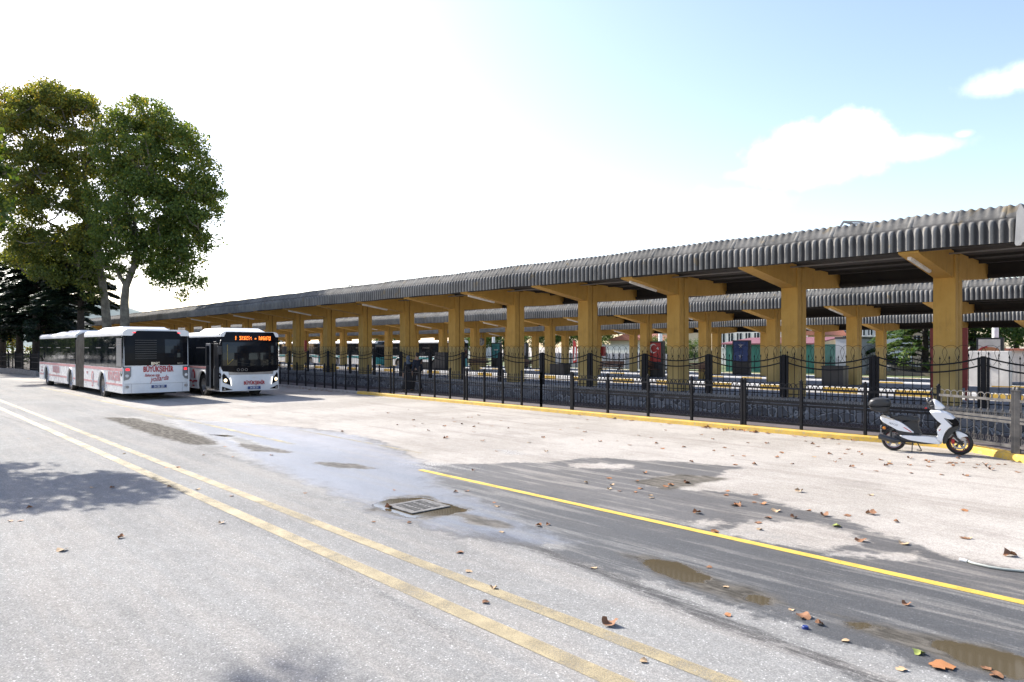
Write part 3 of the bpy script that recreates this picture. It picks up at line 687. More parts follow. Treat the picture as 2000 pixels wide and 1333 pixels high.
railing([1118.5, 1187, 1266, 1351, 1449, 1455, 1565, 1690, 1833, 1981], 'low black railing with ornate looped top and fan ornaments, behind the scooter', ornate_panel, sunlit_px=(1981,))
railing([1988, 2150], 'ornate railing bay at the right edge beside the double post', ornate_panel, sunlit_px=(1988, 2150))

# ------------------------------------------------------------------ buses
def round_roof(w, z0, zt, r=.22, n=5):
    p = [(-w, z0)]
    for i in range(n + 1): a = math.pi - (math.pi / 2) * i / n; p.append((-w + r + r * math.cos(a) * 1.0, zt - r * .7 + r * .7 * math.sin(a)))
    return p + [(-x, z) for x, z in reversed(p)]
def side_poly(x0, x1, z0, z1, wheels, rw=.60, zc=.48):
    p = [(x0, z0)]
    for wx in sorted(wheels):
        if x0 < wx - rw and wx + rw < x1:
            a0 = math.asin((z0 - zc) / rw)
            for i in range(17):
                a = math.pi - a0 - (math.pi - 2 * a0) * i / 16; p.append((wx + rw * math.cos(a), zc + rw * math.sin(a)))
    return p + [(x1, z0), (x1, z1), (x0, z1)]
def wheel(parent, x, y, side, r=.48):
    w_ = MB().lathe([(r * .62, -.13), (r * .96, -.14), (r, -.10), (r, .10), (r * .96, .14), (r * .62, .13)], 'y', 28, (x, y, r)).build('wheel', 'rubber', parent, 'auto')
    k = side; m_ = MB().lathe([(0.001, k * .03), (.07, k * .035), (.10, k * .09), (.15, k * .085), (.17, k * .02), (.24, k * .01), (.28, k * .10), (r * .64, k * .125)], 'y', 24, (x, y, r))
    for i in range(10): a = i * math.pi / 5; m_.lathe([(.001, k * .06), (.016, k * .06), (.016, k * .02)], 'y', 6, (x + .205 * math.cos(a), y, r + .205 * math.sin(a)))
    m_.build('rim', 'rim_grey', w_, 'auto')
HB = 1.27
def shell(t, x0, x1, wheels, wins, side_extra=True, roofpods=(), white='bus_white', wl=.29, wz=1.30, wt=2.60, zt=2.86):
    for s in (-1, 1):
        y = s * HB; o = MB().prism(side_poly(x0, x1, wl, wz, wheels), min(y, y - s * .04), max(y, y - s * .04), 'y').build('side_panel', white, t)
        g_ = MB().box(x0 + .0, x1 - .0, min(y - s * .03, y - s * .012), max(y - s * .03, y - s * .012), wz + .001, wt).build('window_band', 'screen_black', t)
        edges = [x0 + .03] + list(wins) + [x1 - .03]
        for i in range(len(edges) - 1):
            f_ = MB().box(edges[i] + .014, edges[i + 1] - .014, min(y - s * .012, y - s * .004), max(y - s * .012, y - s * .004), wz + .03, wt - .03)
            if i % 2:
                f_.cur = 1; f_.box(edges[i] + .12, edges[i + 1] - .12, min(y - s * .004, y), max(y - s * .004, y), wz + .80, wz + .83)
            f_.build('window', ('glass_dark', 'bus_silver'), g_)
        for wx in wheels:
            if x0 < wx < x1:
                mb = MB(); pts = []
                for i in range(17):
                    a = math.pi * i / 16 * 1.06 - .1; pts.append((wx + .63 * math.cos(a), y + s * .004, .48 + .63 * math.sin(a)))
                mb.tube(pts, .03, 5); mb.build('wheel_arch_trim', white, t)
    rf = MB().prism([(a, z) for a, z in round_roof(HB - .005, wt + .001, zt)], x0, x1, 'x').build('roof', 'bus_roof', t, 'auto')
    mb = MB(); cur = x0 + .1
    for wx in sorted([w for w in wheels if x0 < w < x1]) + [None]:
        e = (wx - .66) if wx else x1 - .1; mb.box(cur, e, -HB + .06, HB - .06, .36, 1.29) if e > cur else None
        if wx: mb.box(wx - .66, wx + .66, -.85, .85, .36, 1.29); cur = wx + .66
    mb.box(x0 + .05, x1 - .05, -HB + .06, HB - .06, 1.12, wt); mb.build('inner_body', 'under_dark', t)
    for (a, b_, w_, h_) in roofpods:
        p = MB().prism([(a, 0), (a + .35, h_), (b_ - .5, h_), (b_, 0)], -w_, w_, 'y'); q = p.v
        p.v = [(x, y * (1 - .18 * (z > .01)), zt - .02 + z) for x, y, z in q]; p.build('roof_pod', 'bus_roof', rf)
    for wx in wheels:
        if x0 < wx < x1:
            for s in (-1, 1): wheel(t, wx, s * (HB - .17), s)
def fmap(x0, sgn):                              # curved end of a bus: y,z -> x
    return lambda off: (lambda x, y, z: (x0 - sgn * (.16 * abs(y / HB) ** 4 + .10 * max(0, (z - 1.3) / 1.4) ** 2 + (.06 * (.6 - z) if z < .6 else 0)) + sgn * (off + x), y, z))
def epatch(poly, off, thick, f, name, mat, parent, sub=True):   # poly in (y,z), cut into strips so that it follows the curve
    ys_ = [p[0] for p in poly]; bm = bmesh.new(); vs = [bm.verts.new((0, y, z)) for y, z in poly]; bm.faces.new(vs)
    for c in np.arange(-1.25, 1.26, .125): bmesh.ops.bisect_plane(bm, geom=bm.verts[:] + bm.edges[:] + bm.faces[:], plane_co=(0, c, 0), plane_no=(0, 1, 0))
    for c in np.arange(.4, 2.9, .3): bmesh.ops.bisect_plane(bm, geom=bm.verts[:] + bm.edges[:] + bm.faces[:], plane_co=(0, 0, c), plane_no=(0, 0, 1))
    r_ = bmesh.ops.extrude_face_region(bm, geom=bm.faces[:]); 
    for e in r_['geom']:
        if isinstance(e, bmesh.types.BMVert): e.co.x = thick
    m_ = f(off)
    for v in bm.verts: v.co = Vector(m_(*v.co))
    bmesh.ops.recalc_face_normals(bm, faces=bm.faces); me = bpy.data.meshes.new(name); bm.to_mesh(me); bm.free()
    return link(name, me, parent, (mat,))
def rect(y0, y1, z0, z1): return [(y0, z0), (y1, z0), (y1, z1), (y0, z1)]

# --- articulated bus seen from behind; local +x is its driving direction
pr = G(241, 784); b1 = thing('articulated_bus', 'white articulated city bus seen from behind, with grey bellows and red lettering', 'bus', (pr.x, pr.y + HB, 0), math.pi)
wv = [1.15, 2.15, 3.2, 4.3, 5.4, 6.65]
shell(b1, .12, 6.78, [3.4], [1.25, 2.4, 3.5, 4.6, 5.7], roofpods=[(1.6, 5.6, 1.0, .17)])
shell(b1, 8.6, 18.0, [9.75, 15.85], [9.7, 10.9, 12.1, 13.3, 14.5, 15.7, 16.9], roofpods=[(9.6, 13.0, .95, .16), (13.4, 15.6, .95, .12)])
bel = MB(); nfold = 22
for i in range(nfold * 2 + 1):
    pass
prof = []
vs = []; fs = []; ring = [(-1.22, .30), (-1.22, 2.45), (-1.12, 2.70), (-.9, 2.80), (.9, 2.80), (1.12, 2.70), (1.22, 2.45), (1.22, .30)]
for i in range(nfold * 2 + 1):
    k = 1.0 + (.028 if i % 2 else -.012); x = 6.76 + (8.62 - 6.76) * i / (nfold * 2)
    if i in (nfold, ): k = 1.045
    vs += [(x, y * k, 1.5 + (z - 1.5) * k) for y, z in ring]
for i in range(nfold * 2):
    for j in range(7): fs.append((i * 8 + j, (i + 1) * 8 + j, (i + 1) * 8 + j + 1, i * 8 + j + 1))
bel.add(vs, fs); bel.build('bellows', 'bellows', b1)
MB().box(6.7, 8.7, -.9, .9, .4, .9).build('turntable', 'under_dark', b1)
# rear end
fr = fmap(.0, -1)
epatch([(-1.265, .29), (1.265, .29), (1.265, 1.38), (-1.265, 1.38)], 0, -.14, fr, 'rear_panel', 'bus_white', b1)
epatch([(-1.265, 1.382), (1.265, 1.382), (1.265, 2.62), (1.0, 2.86), (-1.0, 2.86), (-1.265, 2.62)], 0, -.14, fr, 'rear_frame', 'bus_white', b1)
rg = epatch([(-1.2, 1.40), (1.2, 1.40), (1.2, 2.52), (.93, 2.80), (-.93, 2.80), (-1.2, 2.52)], .002, .012, fr, 'rear_window', 'screen_black', b1)
epatch(rect(-1.0, -.28, 1.72, 2.46), .015, .004, fr, 'window_pane', 'glass_dark', rg)
lv = MB()
for k in range(9): lv.box(-.035, -.017, .05, .85, 1.68 + k * .09, 1.71 + k * .09)
lv.build('louvres', 'plastic_black', rg)
text('BMC', .16, 'chrome', (-.03, .10, 1.47), (R(90), 0, R(-90)), rg, bold=.006)
text('PROCITY', .055, 'chrome', (-.03, -.85, 1.47), (R(90), 0, R(-90)), rg)
for s in (-1, 1):
    epatch([(s * .93, 2.715), (s * .80, 2.715), (s * .80, 2.745), (s * .93, 2.745)][::s], .016, .01, fr, 'brake_light', 'tail_red', b1)
    cl = epatch([(s * 1.24, 1.36), (s * .98, 1.36), (s * .98, .98), (s * 1.06, .85), (s * 1.24, .80)][::s], .002, .014, fr, 'light_cluster', 'bus_grey', b1)
    xx = fr(.02)(0, s * 1.1, 1.2)[0]
    epatch(rect(s * 1.10 - .06, s * 1.10 + .06, 1.20, 1.28), .018, .008, fr, 'tail_light', 'tail_red', cl)
    MB().lathe([(.001, -.02), (.06, -.02), (.06, .03)], 'x', 16, (xx - .0, s * 1.12, .99)).build('reversing_light', 'paper_white', cl)
    MB().lathe([(.001, -.03), (.055, -.03), (.055, .03), (.085, .03), (.09, -.005)], 'x', 16, (fr(.0)(0, s * 1.1, .5)[0], s * 1.1, .55)).build('fog_lamp', 'bus_silver', b1)
    epatch([(s * 1.262, .40), (s * 1.250, .40), (s * 1.250, 1.38), (s * 1.262, 1.38)][::s], .001, .003, fr, 'seam', 'bus_grey', b1)
for z in (.665,): epatch(rect(-1.2, 1.2, z - .005, z + .005), .001, .003, fr, 'seam', 'bus_grey', b1)
for y in (-.97, .97): epatch(rect(y - .004, y + .004, .30, .66), .001, .003, fr, 'seam', 'bus_grey', b1)
text('BÜYÜKŞEHİR', .30, 'bus_red', (-.012, -.02, 1.235), (R(90), 0, R(-90)), b1, sx=.62, bold=.011)
text('Sakarya için', .15, 'bus_red', (-.012, .22, 1.00), (R(90), 0, R(-90)), b1, sx=.80, shear=.35, bold=.003)
text('yollarda', .30, 'bus_red', (-.012, -.05, .86), (R(90), R(-6), R(-90)), b1, sx=.72, shear=.45, bold=.002)
MB().box(-.03, -.012, -.34, .26, .47, .61, .003).build('number_plate', 'paper_white', b1)
pl = MB().box(-.034, -.028, -.33, .25, .48, .60).build('plate_field', 'poster_blue', b1)
text('54 SB 239', .13, 'paper_white', (-.036, -.04, .535), (R(90), 0, R(-90)), b1, sx=.75, bold=.002)
MB().box(.3, 3, -.8, .8, .22, .4).build('engine_tray', 'under_dark', b1)
# side decals and lettering, near (left) side: y = +HB in bus coordinates
def decal(t, s, sx_, x0, x1, z0, z1, mat='bus_red_faded'):
    y = s * (HB + .003); return MB().box(x0, x1, min(y, y + s * .002), max(y, y + s * .002), z0, z1).build('stripe', mat, t)
def side_text(t, s, body, size, x, z, mat, sx=.62, bold=.006, flip=1):
    return text(body, size, mat, (x, s * (HB + .004), z), (R(90), 0, R(180) if s > 0 else 0), t, sx=sx, bold=bold)
def emblem(t, s, x, z, r, mat):
    mb = MB(); y = s * (HB + .004)
    mb.prism([(x + r * .8 * math.cos(a), z + r * math.sin(a) + .05) for a in [math.pi * (i / 14) * 1.25 - .4 for i in range(15)]], min(y, y + s * .002), max(y, y + s * .002), 'y')
    e = mb.build('emblem', mat, t)
    m2 = MB(); y2 = s * (HB + .0065)
    for q in range(3): m2.tube([(x + (-.5 + q * .22 + .14 * math.sin(i)) * r, y2, z + r * (.75 - i * .35)) for i in range(5)], .012, 4)
    m2.build('emblem_lines', 'bus_white', e)
    MB().prism([(x - r * .55, z - r * .5), (x - r * .1, z - r * .22), (x + r * .1, z - r * .35), (x - r * .15, z - r * .55), (x + r * .45, z - r * .62), (x + r * .3, z - r * .85), (x - r * .45, z - r * .95), (x - r * .6, z - r * .75)], min(y, y + s * .002), max(y, y + s * .002), 'y').build('emblem_base', mat, e)
for (a, b_) in ((.14, 6.76), (8.62, 17.9)):
    decal(b1, 1, 1, a, b_, 1.17, 1.285)
for (a, b_) in ((.14, 2.75), (4.05, 6.76), (8.62, 9.1), (10.4, 15.2), (16.5, 17.9)): decal(b1, 1, 1, a, b_, .58, .66)
side_text(b1, 1, 'BÜYÜKŞEHİR', .50, 1.42, .93, 'bus_red_faded', .62, .012)
side_text(b1, 1, 'BÜYÜKŞEHİR', .46, 13.2, .93, 'bus_red_faded', .62, .012)
side_text(b1, 1, 'BÜYÜK', .12, 6.1, .98, 'bus_red_faded', .7); side_text(b1, 1, 'BÜYÜK', .10, 17.2, .98, 'bus_red_faded', .7); side_text(b1, 1, 'BÜYÜKŞEHİR', .10, 17.2, .80, 'bus_red_faded', .7)
emblem(b1, 1, 5.1, .75, .28, 'bus_red_faded'); side_text(b1, 1, 'SAKARYA', .09, 5.1, .42, 'bus_red_faded', .7)
MB().lathe([(.001, HB + .004), (.15, HB + .004), (.15, HB)], 'y', 24, (.30, 0, 1.12)).build('fleet_number_disc', 'screen_black', b1)
side_text(b1, 1, '106', .13, .30, 1.12, 'paper_white', .75)
y = HB + .002
MB().box(.28, 1.05, y - .014, y + .001, 1.36, 2.50, .002).build('side_grille', 'bus_grey', b1)
gr = MB()
for k in range(3): gr.box(.33, 1.0, y, y + .006, 2.22 + k * .09, 2.27 + k * .09)
gr.box(.33, 1.0, y, y + .006, 1.85, 1.875); gr.box(.33, 1.0, y, y + .006, 1.40, 1.42); gr.build('grille_bars', 'bus_silver', b1)
for x in (2.65, 4.2, 6.4, 10.5, 13.2, 15.1): MB().box(x, x + .07, HB + .001, HB + .008, .50, .53).build('marker_lamp', 'bus_red', b1)
# front end of bus one (seen only edge on)
ff = fmap(18.14, 1); epatch([(-1.265, .29), (1.265, .29), (1.265, 1.2), (-1.265, 1.2)], 0, -.14, ff, 'front_panel', 'bus_white', b1)
epatch([(-1.265, 1.202), (1.265, 1.202), (1.265, 2.6), (1.1, 2.8), (-1.1, 2.8), (-1.265, 2.6)], 0, -.14, ff, 'windscreen', 'glass_dark', b1)

# --- city bus facing us
pf = G(431, 775.5); XB = -30.12; b2 = thing('city_bus', 'white city bus facing the camera with orange destination display and lit headlamps', 'bus', (XB - 12, 11.12 + HB, 0), 0)
shell(b2, 0, 11.84, [3.0, 9.75], [1, 2.3, 3.6, 4.9, 6.2, 7.5, 8.8, 10.1], roofpods=[(8.2, 11.3, .95, .20)], wt=2.58, zt=2.80)
f2 = fmap(12.0, 1)
epatch([(-1.265, .27), (1.265, .27), (1.265, .96), (-1.265, .96)], 0, -.14, f2, 'bumper', 'bus_white', b2)
epatch([(-1.265, .96), (1.265, .96), (1.265, 1.32), (-1.265, 1.32)], -.002, -.14, f2, 'front_panel', 'bus_silver', b2)
epatch([(-1.266, .30), (-.98, .30), (-.90, .62), (-.99, 1.10), (-1.15, 1.18), (-1.266, 1.2)], .001, .012, f2, 'corner_panel', 'bus_white', b2)
epatch([(1.266, .30), (.98, .30), (.90, .62), (.99, 1.10), (1.15, 1.18), (1.266, 1.2)][::-1], .001, .012, f2, 'corner_panel', 'bus_white', b2)
epatch([(-1.2, 1.12), (-.8, 1.08), (0, 1.055), (.8, 1.08), (1.2, 1.12), (1.266, 1.34), (-1.266, 1.34)], .003, .018, f2, 'lower_black_band', 'screen_black', b2)
epatch([(-1.262, 1.30), (1.262, 1.30), (1.262, 2.72), (-1.262, 2.72)], 0, -.10, f2, 'front_frame', 'screen_black', b2)
epatch([(-1.20, 1.36), (0, 1.33), (1.20, 1.36), (1.20, 2.35), (-1.20, 2.35)], .002, .012, f2, 'windscreen', 'glass_dark', b2)
tb = epatch([(-1.262, 2.35), (1.262, 2.35), (1.262, 2.66), (1.1, 2.78), (-1.1, 2.78), (-1.262, 2.66)], .004, .02, f2, 'destination_box', 'screen_black', b2)
led = MB(); rnd = random.Random(5)
xf = f2(.03)(0, 0, 2.5)[0]
pat = {'1': ['001', '011', '001', '001', '001', '001', '001']}
cx_ = -.80
for k, ch in enumerate('1 YAZLIK - KAMPÜS'):
    cx_ += .094
    if ch == ' ': continue
    for a in range(4):
        for b_ in range(7):
            on = rnd.random() < (.62 if ch != '1' else 0) or (ch == '1' and a in (1, 2))
            if ch == '-' and b_ not in (2, 3): on = False
            if on: yy = cx_ + a * .019; led.box(f2(.026)(0, yy, 2.5)[0], f2(.03)(0, yy, 2.5)[0], yy, yy + .015, 2.43 + b_ * .026, 2.43 + b_ * .026 + .021)
led.build('display_dots', 'led_orange', tb)
for s in (-1, 1):
    hl = epatch([(s * 1.22, .94), (s * 1.16, 1.04), (s * .90, .70), (s * .88, .52), (s * 1.20, .66)][::s], .016, .012, f2, 'headlight', 'screen_black', b2)
    MB().lathe([(.001, .03), (.05, .03), (.075, .0)], 'x', 18, (f2(.03)(0, s * 1.07, .72)[0], s * 1.10, .74)).build('lamp', 'head_lamp', hl)
    epatch([(s * .94, .84), (s * .90, .84), (s * .86, .52), (s * .89, .52)][::s], .03, .006, f2, 'daytime_strip', 'drl_white', hl)
    fg = epatch([(s * 1.22, .48), (s * .80, .33), (s * 1.22, .30)][::s], .016, .008, f2, 'fog_recess', 'screen_black', b2)
    MB().lathe([(.001, .02), (.04, .02), (.045, 0)], 'x', 14, (f2(.03)(0, s * 1.13, .37)[0], s * 1.13, .37)).build('fog_lamp', 'bus_silver', fg)
text('BÜYÜKŞEHİR', .20, 'bus_red', (12.02, .10, .60), (R(90), 0, R(90)), b2, sx=.75, bold=.007)
text('BMC', .11, 'bus_roof', (12.04, .10, .86), (R(90), 0, R(90)), b2, sx=1.1, bold=.004)
ol = MB()
for k in range(3): ol.tube([(f2(.026)(0, -.25 - k * .17, 1.16)[0], -.25 - k * .17 + .06 * math.cos(a * math.pi / 5), 1.175 + .05 * math.sin(a * math.pi / 5)) for a in range(10)], .008, 4, closed=True)
ol.build('round_stickers', 'bus_silver', b2)
MB().box(12.03, 12.045, -.19, .37, .33, .46, .003).build('number_plate', 'poster_blue', b2)
text('54 SB 231', .12, 'paper_white', (12.047, .09, .395), (R(90), 0, R(90)), b2, sx=.75, bold=.002)
wp = MB(); fw_ = lambda y, z: f2(.03)(0, y, z)
wp.tube([fw_(-.2, 1.30), fw_(.15, 1.38), fw_(-.75, 1.52)], .012, 4); wp.tube([fw_(.45, 1.28), fw_(.5, 1.34), fw_(.95, 1.50)], .012, 4); wp.build('wiper', 'rubber', b2)
# interior glimpses behind glass: lit poles read as reflections
rp = MB(); rp.tube([fw_(-1.02, 1.40), fw_(-1.02, 2.25)], .007, 4); rp.tube([fw_(-1.0, 1.42), fw_(-.80, 1.62)], .007, 4); rp.build('grab_rail', 'line_yellow', b2)
for s in (-1, 1):
    mb = MB(); mb.tube([(11.75, s * 1.22, 2.45), (12.05, s * 1.34, 2.40), (12.16, s * 1.42, 2.25), (12.14, s * 1.42, 2.15)], .022, 6)
    if s < 0: mb.tube([(11.7, s * 1.24, 2.32), (11.75, s * 1.42, 2.36), (11.5, s * 1.42, 2.36)], .02, 5)
    mr = mb.build('mirror', 'plastic_black', b2); MB().box(12.10, 12.17, s * 1.42 - .10, s * 1.42 + .10, 1.82, 2.17, .03).build('mirror_head', 'plastic_black', mr)
# open folding door, right side
y = -HB
dr = MB().box(10.45, 11.7, y - .004, y + .03, .30, 2.36).build('door', 'screen_black', b2)
MB().box(10.50, 11.00, y - .14, y - .10, .36, 2.30, .01).build('door_leaf', 'bus_grey', dr); MB().box(10.56, 10.94, y - .145, y - .139, .46, 2.2).build('door_glass', 'glass_dark', dr)
MB().box(11.12, 11.64, y - .03, y - .005, .36, 2.30, .01).build('door_leaf', 'plastic_black', dr)
MB().tube([(11.2, y - .05, .5), (11.2, y - .05, 1.2), (11.35, y - .05, 1.35)], .014, 5).build('handrail', 'bus_silver', dr)
MB().box(10.42, 11.75, y - .05, y + .02, .27, .335).build('door_step', 'bus_silver', dr)
for (a, b_) in ((0, 10.4),): decal(b2, -1, 1, a, b_, 1.20, 1.285)
for (a, b_) in ((0, 2.3), (3.7, 9.1), (10.36, 10.44)): decal(b2, -1, 1, a, b_, .58, .66, 'bus_red')
emblem(b2, -1, 8.55, .80, .30, 'bus_red'); side_text(b2, -1, 'SAKARYA', .09, 8.55, .40, 'bus_red', .7)
MB().lathe([(.001, -.004), (.13, -.004), (.13, .0)], 'y', 24, (11.78, -HB, .93)).build('fleet_number_disc', 'screen_black', b2)
text('105', .11, 'paper_white', (11.78, -HB - .006, .93), (R(90), 0, 0), b2, sx=.75)
fr2 = fmap(0, -1); epatch([(-1.265, .29), (1.265, .29), (1.265, 2.5), (1.0, 2.8), (-1.0, 2.8), (-1.265, 2.5)], 0, -.14, fr2, 'rear_panel', 'bus_white', b2)
MB().lathe([(.06, -.14), (.30, -.14), (.33, 0), (.30, .14), (.06, .14)], 'y', 20, (11.3, .4, .33)).build('spare_wheel', 'rubber', b2, 'auto')

# ------------------------------------------------------------------ scooter
PA, PB_ = G(1749, 880.2), G(1871, 888.3); hd = (PB_ - PA); hd.z = 0
mid = (PA + PB_) / 2; ang = math.atan2(hd.y, hd.x); WB = 1.17
sct = thing('motor_scooter', 'white motor scooter with black top case and red brake caliper, parked by the kerb', 'scooter', mid - Vector((math.cos(ang), math.sin(ang), 0)) * WB / 2, ang)
sct.location.z = 0
def SP(px, py): return ((px - 575) / 883, max((1085 + 60 * (px - 575) / 1025 - py) / 810, 0))
def sprism(name, pts, w, mat, parent=sct, inset=.03, y0=0, smooth='auto'):
    P = [SP(*p) for p in pts]; sm_ = []
    for i in range(len(P)):                           # one round of corner softening
        a, b_ = Vector(P[i]), Vector(P[(i + 1) % len(P)]); sm_ += [a * .82 + b_ * .18, a * .18 + b_ * .82]
    return MB().prism([tuple(p) for p in sm_], y0 - w / 2, y0 + w / 2, 'y', inset).build(name, mat, parent, smooth)
def tyre(parent, x, r, wd, name='wheel', front=False, rz=0):
    e = thing(name, None, None); e.parent = parent; e.location = (x, 0, r); e.rotation_euler = (0, 0, rz)
    for k_ in ('label', 'category'):
        if k_ in e: del e[k_]
    MB().lathe([(r * .70, -wd * .30), (r * .80, -wd * .5), (r * .93, -wd * .45), (r, -wd * .15), (r, wd * .15), (r * .93, wd * .45), (r * .80, wd * .5), (r * .70, wd * .30), (r * .70, -wd * .30)], 'y', 36).build('tyre', 'rubber', e, 'auto')
    m_ = MB().lathe([(r * .64, -wd * .36), (r * .71, -wd * .40), (r * .71, wd * .40), (r * .64, wd * .36), (r * .64, -wd * .36)], 'y', 36)
    m_.lathe([(.001, -wd * .5), (.035, -wd * .5), (.035, wd * .5), (.001, wd * .5)], 'y', 14)
    for k in range(5):
        a = 2 * math.pi * k / 5 + .3; ca, sa = math.cos(a), math.sin(a)
        for q in (-.10, .10): m_.tube([(.03 * math.cos(a + q * 3), 0, .03 * math.sin(a + q * 3)), (r * .67 * math.cos(a + q), 0, r * .67 * math.sin(a + q))], .012, 5)
    m_.build('rim', 'plastic_black' if front else 'alloy', e, 'auto')
    MB().lathe([(r * .705, -wd * .42), (r * .72, -wd * .42)], 'y', 36).build('rim_stripe', 'scooter_red', e)
    return e
rw = tyre(sct, 0, .225, .10); fw = tyre(sct, WB - .01, .235, .10, front=True, rz=R(-6))
dsc = MB().lathe([(.09, -.062), (.125, -.062), (.125, -.056), (.09, -.056)], 'y', 30); 
for k in range(6): a = k * math.pi / 3; dsc.tube([(.03 * math.cos(a), -.059, .03 * math.sin(a)), (.10 * math.cos(a + .3), -.059, .10 * math.sin(a + .3))], .008, 4)
dsc.build('brake_disc', 'alloy', fw)
MB().box(-.135, -.075, -.085, -.04, -.02, .075, .012).build('brake_caliper', 'scooter_red', fw); 
sprism('rear_body', [(365, 495), (490, 490), (560, 545), (690, 592), (780, 655), (935, 790), (800, 775), (650, 745), (560, 690), (400, 600), (362, 545)], .30, 'scooter_white', inset=.035)
bi = sprism('side_panel', [(600, 735), (655, 700), (780, 735), (925, 795), (1000, 815), (700, 818), (655, 800)], .28, 'plastic_black', inset=.02)
sprism('under_seat', [(690, 600), (900, 560), (985, 600), (975, 680), (1040, 815), (930, 815), (800, 700)], .24, 'plastic_matt', inset=.03)
se = sprism('seat', [(490, 478), (560, 495), (640, 500), (680, 478), (800, 505), (900, 515), (970, 525), (1002, 590), (960, 618), (860, 585), (740, 580), (560, 545), (500, 508)], .29, 'seat_vinyl', inset=.06)
sprism('grab_rail', [(368, 478), (420, 470), (520, 520), (620, 560), (600, 572), (480, 538), (372, 505)], .33, 'chrome', inset=.02)
sprism('tail_light', [(362, 515), (420, 545), (410, 600), (375, 570)], .24, 'bus_silver', inset=.02)
sprism('floorboard', [(670, 822), (760, 815), (1245, 848), (1262, 880), (1330, 960), (1290, 968), (1100, 945), (820, 900), (700, 850)], .32, 'scooter_white', inset=.03)
sprism('belly_pan', [(700, 855), (1100, 945), (1300, 972), (1040, 970), (850, 935), (720, 945), (690, 900)], .22, 'plastic_matt', inset=.02)
sprism('front_shield', [(1140, 418), (1240, 412), (1380, 425), (1480, 480), (1545, 550), (1440, 545), (1350, 515), (1420, 590), (1500, 680), (1440, 712), (1380, 790), (1345, 900), (1340, 965), (1240, 900), (1275, 850), (1250, 750), (1335, 640), (1250, 570), (1180, 490)], .34, 'scooter_white', inset=.05)
hp = sprism('headlight', [(1360, 515), (1440, 540), (1545, 548), (1600, 620), (1580, 680), (1500, 682), (1430, 610)], .30, 'screen_black', inset=.04)
MB().tube([SPx for SPx in ((SP(1400, 560)[0], -.155, SP(1400, 560)[1]), (SP(1480, 630)[0], -.15, SP(1480, 630)[1]), (SP(1570, 640)[0], -.10, SP(1570, 640)[1]))], .008, 5).build('light_strip', 'bus_silver', hp)
sprism('inner_fender', [(1500, 685), (1600, 650), (1600, 690), (1530, 760), (1480, 800), (1430, 870), (1395, 965), (1345, 965), (1350, 890), (1395, 780), (1440, 715)], .24, 'plastic_black', inset=.02)
sprism('front_fender', [(1535, 755), (1600, 765), (1700, 810), (1745, 850), (1690, 850), (1640, 862), (1610, 905), (1560, 850), (1545, 800)], .13, 'scooter_white', inset=.02)
sprism('front_fender_rear', [(1400, 880), (1430, 830), (1490, 795), (1520, 815), (1470, 860), (1440, 880)], .12, 'bus_silver', inset=.015)
cw = sprism('handlebar_cowl', [(1190, 232), (1240, 240), (1320, 300), (1392, 372), (1345, 405), (1290, 412), (1225, 402), (1215, 330)], .22, 'scooter_white', inset=.05)
sprism('instrument_panel', [(1150, 262), (1195, 235), (1250, 300), (1215, 400), (1150, 395), (1120, 330)], .18, 'plastic_matt', inset=.03)
hb = MB(); bx, bz = SP(1160, 320)
for s in (-1, 1): hb.tube([(bx + .03, s * .05, bz), (bx, s * .20, bz + .02), (bx - .05, s * .31, bz + .01)], [.016, .016, .018], 8); 
hbo = hb.build('handlebar', 'plastic_black', sct, 'auto')
bl_ = MB()
for s in (-1, 1): bl_.tube([(bx + .02, s * .16, bz), (bx + .05, s * .24, bz), (bx + .0, s * .32, bz - .01)], .007, 5)
bl_.build('brake_lever', 'chrome', hbo)
for s in (-1, 1):
    hx, hz = (SP(1110, 235) if s < 0 else SP(1180, 100)); mb = MB(); mb.tube([(bx, s * .2, bz + .02), ((bx + hx) / 2 + .02, s * .22, (bz + hz) / 2), (hx, s * .26, hz)], .007, 5)
    mr = mb.build('mirror', 'plastic_black', sct); MB().ball((hx, s * .26, hz + .01), .022, .055, .045, 12, 8).build('mirror_glass', 'chrome' if s < 0 else 'plastic_black', mr, True)
MB().box(bx - .10, bx - .06, -.02, .02, SP(1105, 385)[1] - .012, SP(1105, 385)[1] + .012, .004).build('key_tag', 'scooter_red', sct)
def T(p, y): a = SP(*p); return (a[0], y, a[1])
MB().tube([T((1500, 820), -.075), T((1660, 975), -.075)], [.022, .018], 8).tube([T((1500, 820), .075), T((1660, 975), .075)], [.022, .018], 8).build('fork', 'plastic_black', sct, 'auto')
MB().tube([T((1480, 760), 0), T((1510, 840), 0)], .03, 8).build('steering_stem', 'plastic_black', sct)
MB().tube([T((345, 828), -.19), T((375, 835), -.19), T((600, 905), -.18), T((680, 915), -.16)], [.058, .062, .055, .025], 14).tube([T((680, 915), -.16), T((760, 960), -.14), T((900, 970), -.10)], .014, 6).build('exhaust', 'exhaust', sct, 'auto')
MB().tube([T((350, 829), -.19), T((338, 826), -.19)], .03, 10).build('exhaust_tip', 'plastic_black', sct)
eng = MB().box(.02, .42, -.13, .13, .19, .33, .03).box(.10, .36, -.15, .02, .22, .30, .02); eng.tube([T((540, 740), -.12), T((535, 860), -.12)], .026, 8); eng.build('engine', 'plastic_matt', sct, 'auto')
MB().tube([T((535, 745), .12), T((530, 900), .12)], .028, 8).build('shock_absorber', 'alloy', sct)
MB().tube([T((885, 930), -.10), T((878, 985), -.12), (SP(900, 1135)[0] - .03, -.15, .012)], .011, 6).tube([T((935, 930), .10), T((960, 980), .12), (SP(1020, 1115)[0], .15, .012)], .011, 6).tube([(SP(1020, 1115)[0], .15, .012), (SP(940, 1080)[0], .17, .02)], .01, 5).tube([T((885, 935), -.10), T((935, 935), .10)], .012, 6).build('centre_stand', 'plastic_black', sct)
